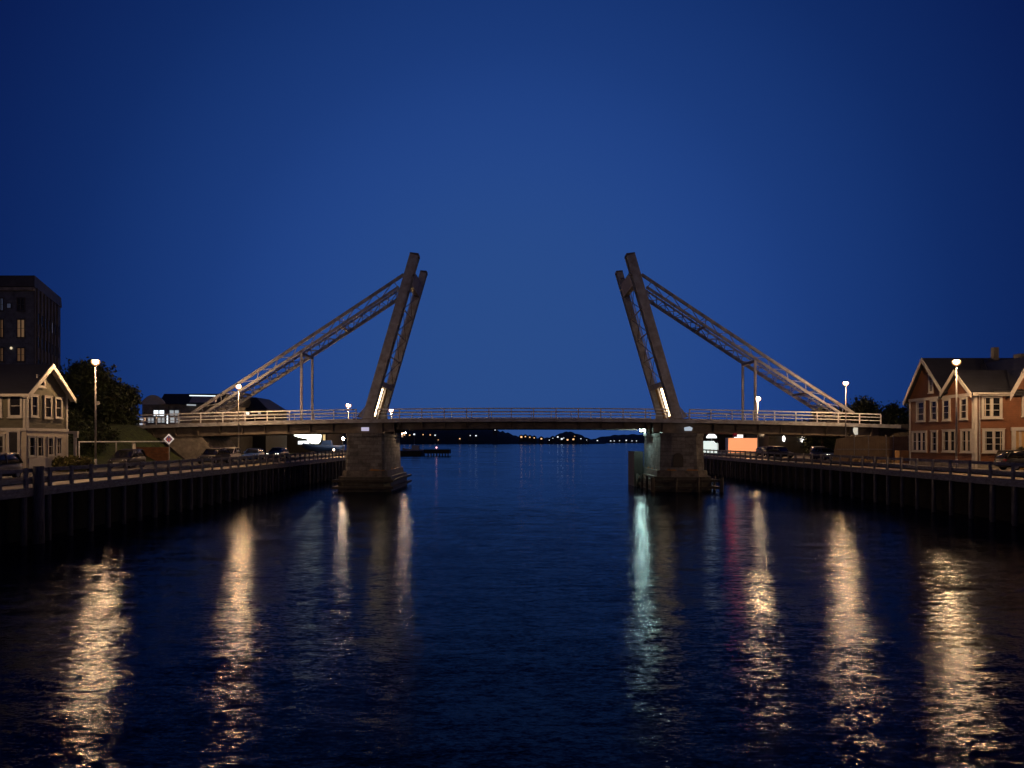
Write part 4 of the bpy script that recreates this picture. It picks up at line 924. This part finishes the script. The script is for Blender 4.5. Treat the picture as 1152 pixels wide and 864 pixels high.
# ------------------------------------------------------------------ right bank small things
fy = 82.0
g = thing('board_fence', (40,fy,3.6), 'tall grey brown board fence between the bridge end and the russet house', 'fence')
xs_ = [xat(x,fy) for x in (941,961,977,997,1005,1022)]
m = MB(); m.hexa([(xs_[0]-.5,fy,3.6),(xs_[1]-.03,fy,3.6),(xs_[1]-.03,fy+.06,3.6),(xs_[0]-.5,fy+.06,3.6),(xs_[0],fy,zat(494,fy)),(xs_[1]-.03,fy,zat(490.4,fy)),(xs_[1]-.03,fy+.06,zat(490.4,fy)),(xs_[0],fy+.06,zat(494,fy))]); m.build('panel', 'fence', g)
for k in range(1,5):
    MB().box((xs_[k]+.05,fy+.01*(k%2),3.6),(xs_[k+1]-.05,fy+.06+.01*(k%2),zat(491,fy)-.06*(k%2))).build('panel', 'fence', g)
for x_ in xs_[1:]: MB().box((x_-.05,fy-.05,3.6),(x_+.05,fy+.1,zat(489.8,fy))).build('post', 'timber', g)
MB().box((xs_[0],fy-.12,zat(506,fy)),(xs_[4],fy-.055,zat(504.8,fy))).build('rail', 'timber', g)
px_ = [964,971,978,985,992,999]
pal = [('lowest of the three stacked pallets nearest the lamp pole, pale and lit',964,0),('middle pallet of the stack nearest the lamp pole',964,1),('top pallet of the stack nearest the lamp pole',964,2),
       ('lower pallet of the second stack along the board fence',979,0),('upper pallet of the second stack along the board fence',979,1),('lower pallet of the third stack along the board fence, nearest the tan crate',995,0),('upper pallet of the third stack along the board fence, nearest the tan crate',995,1)]
def pallet():
    t = thing('pallet', (0,0,0), 'x', 'pallet', 'wooden pallets stacked against the board fence')
    m = MB()
    for k in range(6): m.box((-.75,-.5+k*.18,.12),(.75,-.5+k*.18+.12,.145))
    m.build('deck_boards', 'pallet', t)
    m = MB()
    for x_ in (-.74,-.07,.6):
        m.box((x_,-.5,0),(x_+.14,.52,.117))
    m.build('bearers', 'pallet', t)
    return t
pp = pallet()
for i,(lab,x,k) in enumerate(pal):
    place(pp, i > 0, (xat(x,80.6)+.05*k,80.7,3.607+k*.149+.25*0), R(3*((i*7)%5-2)), lab, scale=(1,1,1))
c_ = thing('crate', (xat(1018.5,79),79,3.6), 'plain tan crate standing beside the corner of the russet house', 'crate')
x0_,x1_ = xat(1012,79),xat(1025,79); MB().box((x0_,79,3.607),(x1_,80,zat(507,79))).build('body', 'tan', c_, bevel=.02)
for x_ in (x0_+.02,x1_-.1): MB().box((x_,78.96,3.62),(x_+.08,78.998,zat(507.2,79))).build('batten', 'pallet', c_)
v = P(962,485,87.3); g = thing('warning_sign', (v.x,87.3,3.6), 'white lit sign on a post below the end of the bridge rail', 'sign')
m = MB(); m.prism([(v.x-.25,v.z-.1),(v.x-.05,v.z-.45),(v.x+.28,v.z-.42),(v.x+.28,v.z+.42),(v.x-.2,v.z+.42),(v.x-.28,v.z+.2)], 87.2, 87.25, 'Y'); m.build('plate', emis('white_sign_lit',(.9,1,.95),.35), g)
post(v.x+.05,87.3,3.6,v.z+.3,.05).build('pole', 'galv', g)
# clipped round shrub in a tub by the door
def leaves(mb, c, r, n, sz, flat=.8):
    for _ in range(n):
        while True:
            p = Vector((random.uniform(-1,1),random.uniform(-1,1),random.uniform(-1,1)))
            if p.length <= 1: break
        p = p*(.55+.45*random.random())/(max(p.length,.3))**.35
        p = Vector((c[0]+p.x*r[0],c[1]+p.y*r[1],c[2]+p.z*r[2]*flat))
        a = Vector((random.gauss(0,1),random.gauss(0,1),random.gauss(0,1))).normalized(); b_ = a.cross(Vector((random.gauss(0,1),random.gauss(0,1),random.gauss(0,1)))).normalized()
        s_ = sz*random.uniform(.6,1.3)
        mb.add([p-a*s_,p+b_*s_*.5,p+a*s_,p-b_*s_*.5], [(0,1,2,3)])
g = thing('potted_shrub', (xat(1149,62.4),62.4,3.6), 'dark round clipped shrub in a tub beside the russet house door', 'potted plant')
x_ = xat(1149,62.4); MB().tube((x_,62.4,3.605),(x_,62.4,4.2),.28,.36,14).build('tub', 'tan', g)
mb = MB(); leaves(mb,(x_,62.4,4.95),(.5,.5,.75),900,.09); mb.build('foliage', 'leaf', g); MB().tube((x_,62.4,4.15),(x_,62.4,4.9),.05,.03,6).build('stem', 'bark', g)
g = thing('hedge', (-36.2,57.8,3.6), 'loose yellow green hedge in front of the white ground floor windows', 'hedge')
mb = MB()
for (x,y,rx,rz,n) in ((58,519,.6,.75,1100),(68,518,.7,.85,1300),(78,517,.75,.85,1300),(88,519,.6,.7,900)):
    D_ = 57.8; v = P(x,y,D_); leaves(mb,(v.x+.6,D_,4.15),(rx,.7,rz+.15),n,.10)
mb.build('foliage', 'leaf_b', g)
mb = MB()
for x in (60,72,84): mb.tube((xat(x,57.8)+.6,57.8,3.6),(xat(x,57.8)+.6,57.8,4.3),.05,.03,6)
mb.build('stems', 'bark', g)

# ------------------------------------------------------------------ trees
def tree(label, x, y, z0, top, rad, nleaf=5200, sz=.26, seed=1, group='trees standing by the bridge ends', lumps=15, low=.25):
    random.seed(seed); t = thing('tree', (x,y,z0), label, 'tree', group); H = top-z0
    mb = MB(); p = Vector((x,y,z0-.3)); r = .12+H*.018; seg = []
    for k in range(5):
        q = p+Vector((random.uniform(-.3,.3),random.uniform(-.3,.3),H*.17)); mb.tube(p,q,r,r*.8,8); seg.append(q); p = q; r *= .8
    mb.build('trunk', 'bark', t, True)
    cl = []; lb = MB(); lf = MB()
    for k in range(lumps):
        h = low+(1-low)*((k+.5)/lumps); a = random.uniform(0,6.28); w_ = math.sin(math.pi*min(1,(h-low*.4)/(1.08-low*.4)))**.6
        rr = rad*w_*random.uniform(.25,.8)
        c = Vector((x+math.cos(a)*rr, y+math.sin(a)*rr, z0+H*h*.9)); cl.append(c)
        b0 = seg[min(4,int(h*4.2))]; mid = b0.lerp(c,.5)+Vector((0,0,-.2)); lb.tube(b0,mid,.09,.06,5); lb.tube(mid,c,.06,.02,5)
        s_ = rad*random.uniform(.26,.42)
        n_ = int(nleaf/lumps*.95)
        for _ in range(n_):                # soft edged clump
            d = Vector((random.gauss(0,.5),random.gauss(0,.5),random.gauss(0,.4)))*s_*1.15; leaves(lf,c+d,(.05,.05,.05),1,sz)
        for _ in range(7):                 # twiggy sprays that break the outline
            d = Vector((random.uniform(-1,1),random.uniform(-1,1),random.uniform(-.3,1))).normalized(); tip = c+d*s_*random.uniform(1.0,1.5)
            lb.tube(c,tip,.025,.008,4)
            for q_ in range(int(nleaf/lumps*.055)):
                f_ = random.random()**.7; leaves(lf,c.lerp(tip,.35+.68*f_)+Vector((random.gauss(0,.13),random.gauss(0,.13),random.gauss(0,.13)))*(1.3-f_)*2,(.05,.05,.05),1,sz*.8)
    lb.build('limbs', 'bark', t); lf.build('crown', 'leaf', t)
TL = [('tallest dark tree rising beside the lit lamp, nearest the olive house',-50.5,86,4.2,zat(402,86),4.0,15,7000),
      ('broad dark tree in the middle of the row behind the tall lamp',-46.5,84,4.6,zat(413,84),4.2,16,7500),
      ('lower dark tree closest to the arched white gable',-46.6,88,6.6,zat(434,88),2.4,17,4200),
      ('dark tree filling the gap between the tower block and the tall lamp',-54.5,90,5,zat(420,90),3.6,18,6000),
      ('low bushy dark tree under the row, above the grassy bank',-47.5,78,5.2,zat(465,78),3.2,19,6000)]
for lab,x,y,z0,top,rad,sd,nl in TL: tree(lab,x,y,z0,top,rad,nl,.24,sd,low=.12 if sd != 19 else .05)
tree('low dark shrubs on the grass slope between the tall lamp and the white bar',-41.6,73,4.6,zat(484,73),1.7,2600,.16,41,lumps=9,low=.08)
tree('dark shrub at the crest of the grass slope next to the climbing handrail',-43.0,77,5.6,zat(480,77),1.6,2400,.16,42,lumps=9,low=.08)
TR = [('rounded dark tree just above the end of the white bridge rail',xat(978,108),108,3.6,zat(447,108),3.6,25,5500),
      ('thin topped dark tree between the bridge end and the russet house',xat(1002,106),106,3.6,zat(453,106),3.0,26,4200),
      ('dark tree rising right against the far corner of the russet house',xat(1030,112),112,3.6,zat(444,112),3.2,27,5200),
      ('small dark tree seen through the foot of the backstay nearer the russet house',xat(925,112),112,3.6,zat(457,112),3.0,28,5000),
      ('low dark tree half hidden by the lower backstay chords near the white rail',xat(950,118),118,3.6,zat(455,118),3.0,29,4600)]
for lab,x,y,z0,top,rad,sd,nl in TR: tree(lab,x,y,z0,top,rad,nl,.24,sd,low=.1)
random.seed(5)
# wooded belt behind both banks
for nm,xa,xb,ya in (('treeline',-260,-70,150),('treeline',62,260,130)):
    mb = MB(); step = 5.5; n = int((xb-xa)/step)
    for k in range(n):
        x = xa+step*k; hh = random.uniform(5,8); leaves(mb,(x,ya+random.uniform(-4,4),5+hh*.5),(4.2,3.5,hh*.6),700,.5)
    tag(mb.build(nm,'leaf'), 'dark mass of distant woods behind the bank', 'woods', kind='stuff')

# ------------------------------------------------------------------ far: jetty, hills, lit houses
j = thing('jetty', (-37,300,0), 'long dark jetty reaching into the channel beyond the bridge', 'jetty')
MB().box((-72,296,-1),(xat(474,298),310,2.0)).build('quay_block', 'fender', j)
MB().box((xat(480,300)-1,298,.9),(xat(506,300),306,2.55)).build('deck', 'fender', j)
for k in range(8): MB().tube((xat(482,300)+k*1.15,299,-1.5),(xat(482,300)+k*1.15,299,1.3),.25,n=6).build('pile', 'fender', j)
v = P(491,503.5,302); MB().tube((v.x,302,2.5),(v.x,302,v.z),.08,n=6).build('beacon_post', 'railing', j)
MB().blob((v.x,302,v.z),(.35,.35,.35),8,5).build('beacon', emis('jetty_beacon',(1,.4,.45),3), j)
b_ = thing('moored_boat', (xat(466,310),312,0), 'pale moored boat lying behind the dark jetty', 'boat')
x_ = xat(466,314); m = MB(); rings = []
for (u_,wd,zg) in ((-5,.1,2.6),(-3.5,1.3,2.2),(0,1.8,1.9),(4,1.5,1.9)): rings.append([(x_+u_,314-wd,zg+.5),(x_+u_,314-wd*.7,.2),(x_+u_,314+wd*.7,.2),(x_+u_,314+wd,zg+.5)])
loft(m,rings); m.build('hull','carsilver',b_); MB().box((x_-1,313,2.4),(x_+2.2,315,4.2)).build('cabin','white',b_); MB().tube((x_,314,4.2),(x_,314,8.5),.07,n=6).build('mast','galv',b_)

def ridge(name, D0, depth, prof, nx=90, ny=10, seed=3):
    """hills: prof is a list of (pixel x, pixel y of the skyline at D0)"""
    random.seed(seed); xs_ = [p[0] for p in prof]; mb = MB()
    ph = [random.uniform(0,6.28) for _ in range(6)]
    def H(px):
        for (a,ya),(b,yb) in zip(prof[:-1],prof[1:]):
            if a <= px <= b:
                t = (px-a)/(b-a); return max(.3,zat(ya+(yb-ya)*sm(t),D0))
        return .3
    vs = []
    for j_ in range(ny+1):
        for i_ in range(nx+1):
            px = xs_[0]+(xs_[-1]-xs_[0])*i_/nx; v = j_/ny; k = math.sin(math.pi*min(1,v*1.0))**.7 if v < 1 else 0
            rough = 1+.07*math.sin(px*.9+ph[0])+.05*math.sin(px*2.3+ph[1])+.04*math.sin(v*9+px*.4+ph[2])
            y = D0-depth*.5+depth*v; vs.append(((px-576)/F*D0, y, -1+(H(px)+1)*k*rough if 0 < v < 1 else -1))
    n = nx+1
    mb.add(vs, [(a*n+i_,a*n+i_+1,(a+1)*n+i_+1,(a+1)*n+i_) for a in range(ny) for i_ in range(nx)])
    return structure(mb, name, 'hill', True)
ridge('hill', 1700, 500, [(200,494),(330,487),(420,482),(470,480),(520,481.5),(556,483.5),(572,486.5),(583,491),(592,493),(612,492.5),(626,491),(632,487.5),(640,486),(648,488),(655,491.5),(662,494.5),(668,496)], seed=3, nx=160)
ridge('hill', 2400, 600, [(655,496),(668,494),(684,490.5),(700,489.3),(718,489),(760,487),(820,485),(900,488),(1000,492),(1100,496)], seed=4, nx=120)
FARH = [(455,489.3,0,2),(461,489.6,0,2),(466,488.6,1,2.6),(476,489,0,1.6),(484,489.3,0,1.8),(489.5,489.6,1,2),(493,498.4-3.5,0,1.2),(517.3,493.6,0,2),(529,490,1,1.5),(535.5,490.2,1,2.2),(557,483.6,1,1.8),
        (586.5,491.6,0,3),(591,491.2,0,1.8),(596,492,0,1.8),(601,492.6,0,1.6),(609,493.6,0,2.4),(618,495.2,1,1.2),(622,493,1,1),(627.5,491.6,1,2.2),(632,493.8,1,2.8),(634,492.6,1,1.8),(638.5,494.8,0,2.6),(645,494.2,0,2.8),(653.5,493.6,1,1.4),(646.5,490.8,0,1),
        (660,497-2,1,.9),(672,495.7,1,1.8),(687,496,1,1.5),(691,496,1,1.3),(697,495.8,1,1.2),(704.5,495.4,1,2),(711,496,1,1.3),(716,496,1,1.3)]
ordn = 'first second third fourth fifth sixth seventh eighth ninth tenth eleventh twelfth thirteenth fourteenth fifteenth sixteenth seventeenth eighteenth nineteenth twentieth twenty-first twenty-second twenty-third twenty-fourth twenty-fifth twenty-sixth twenty-seventh twenty-eighth twenty-ninth thirtieth thirty-first thirty-second thirty-third'.split()
FARH.sort()
for i,(x,y,c,s_) in enumerate(FARH):
    D_ = 1440 if x < 668 else 2080; v = P(x,y,D_); k = D_/1440
    z0 = max(-1, v.z-4*k)
    t = thing('far_house', (v.x,D_,z0), '%s lit house counted along the far shore from the squared pier, shining %s' % (ordn[i], 'white' if c else 'orange'), 'house', 'lit houses along the far shore')
    w_ = 4.5*k
    MB().box((v.x-w_,D_,z0-6*k),(v.x+w_,D_+8,v.z+2*k)).build('wall', 'towerdark', t)
    m = MB(); m.prism([(v.x-w_-.5,v.z+2*k),(v.x+w_+.5,v.z+2*k),(v.x,v.z+5*k)], D_-.5, D_+8.5, 'Y'); m.build('roof', 'roof', t)
    q = .62*s_*k; MB().box((v.x-q,D_-.3,v.z-q*.8),(v.x+q,D_-.01,v.z+q*.8)).build('lit_window', 'farwhite' if c else 'farwarm', t)
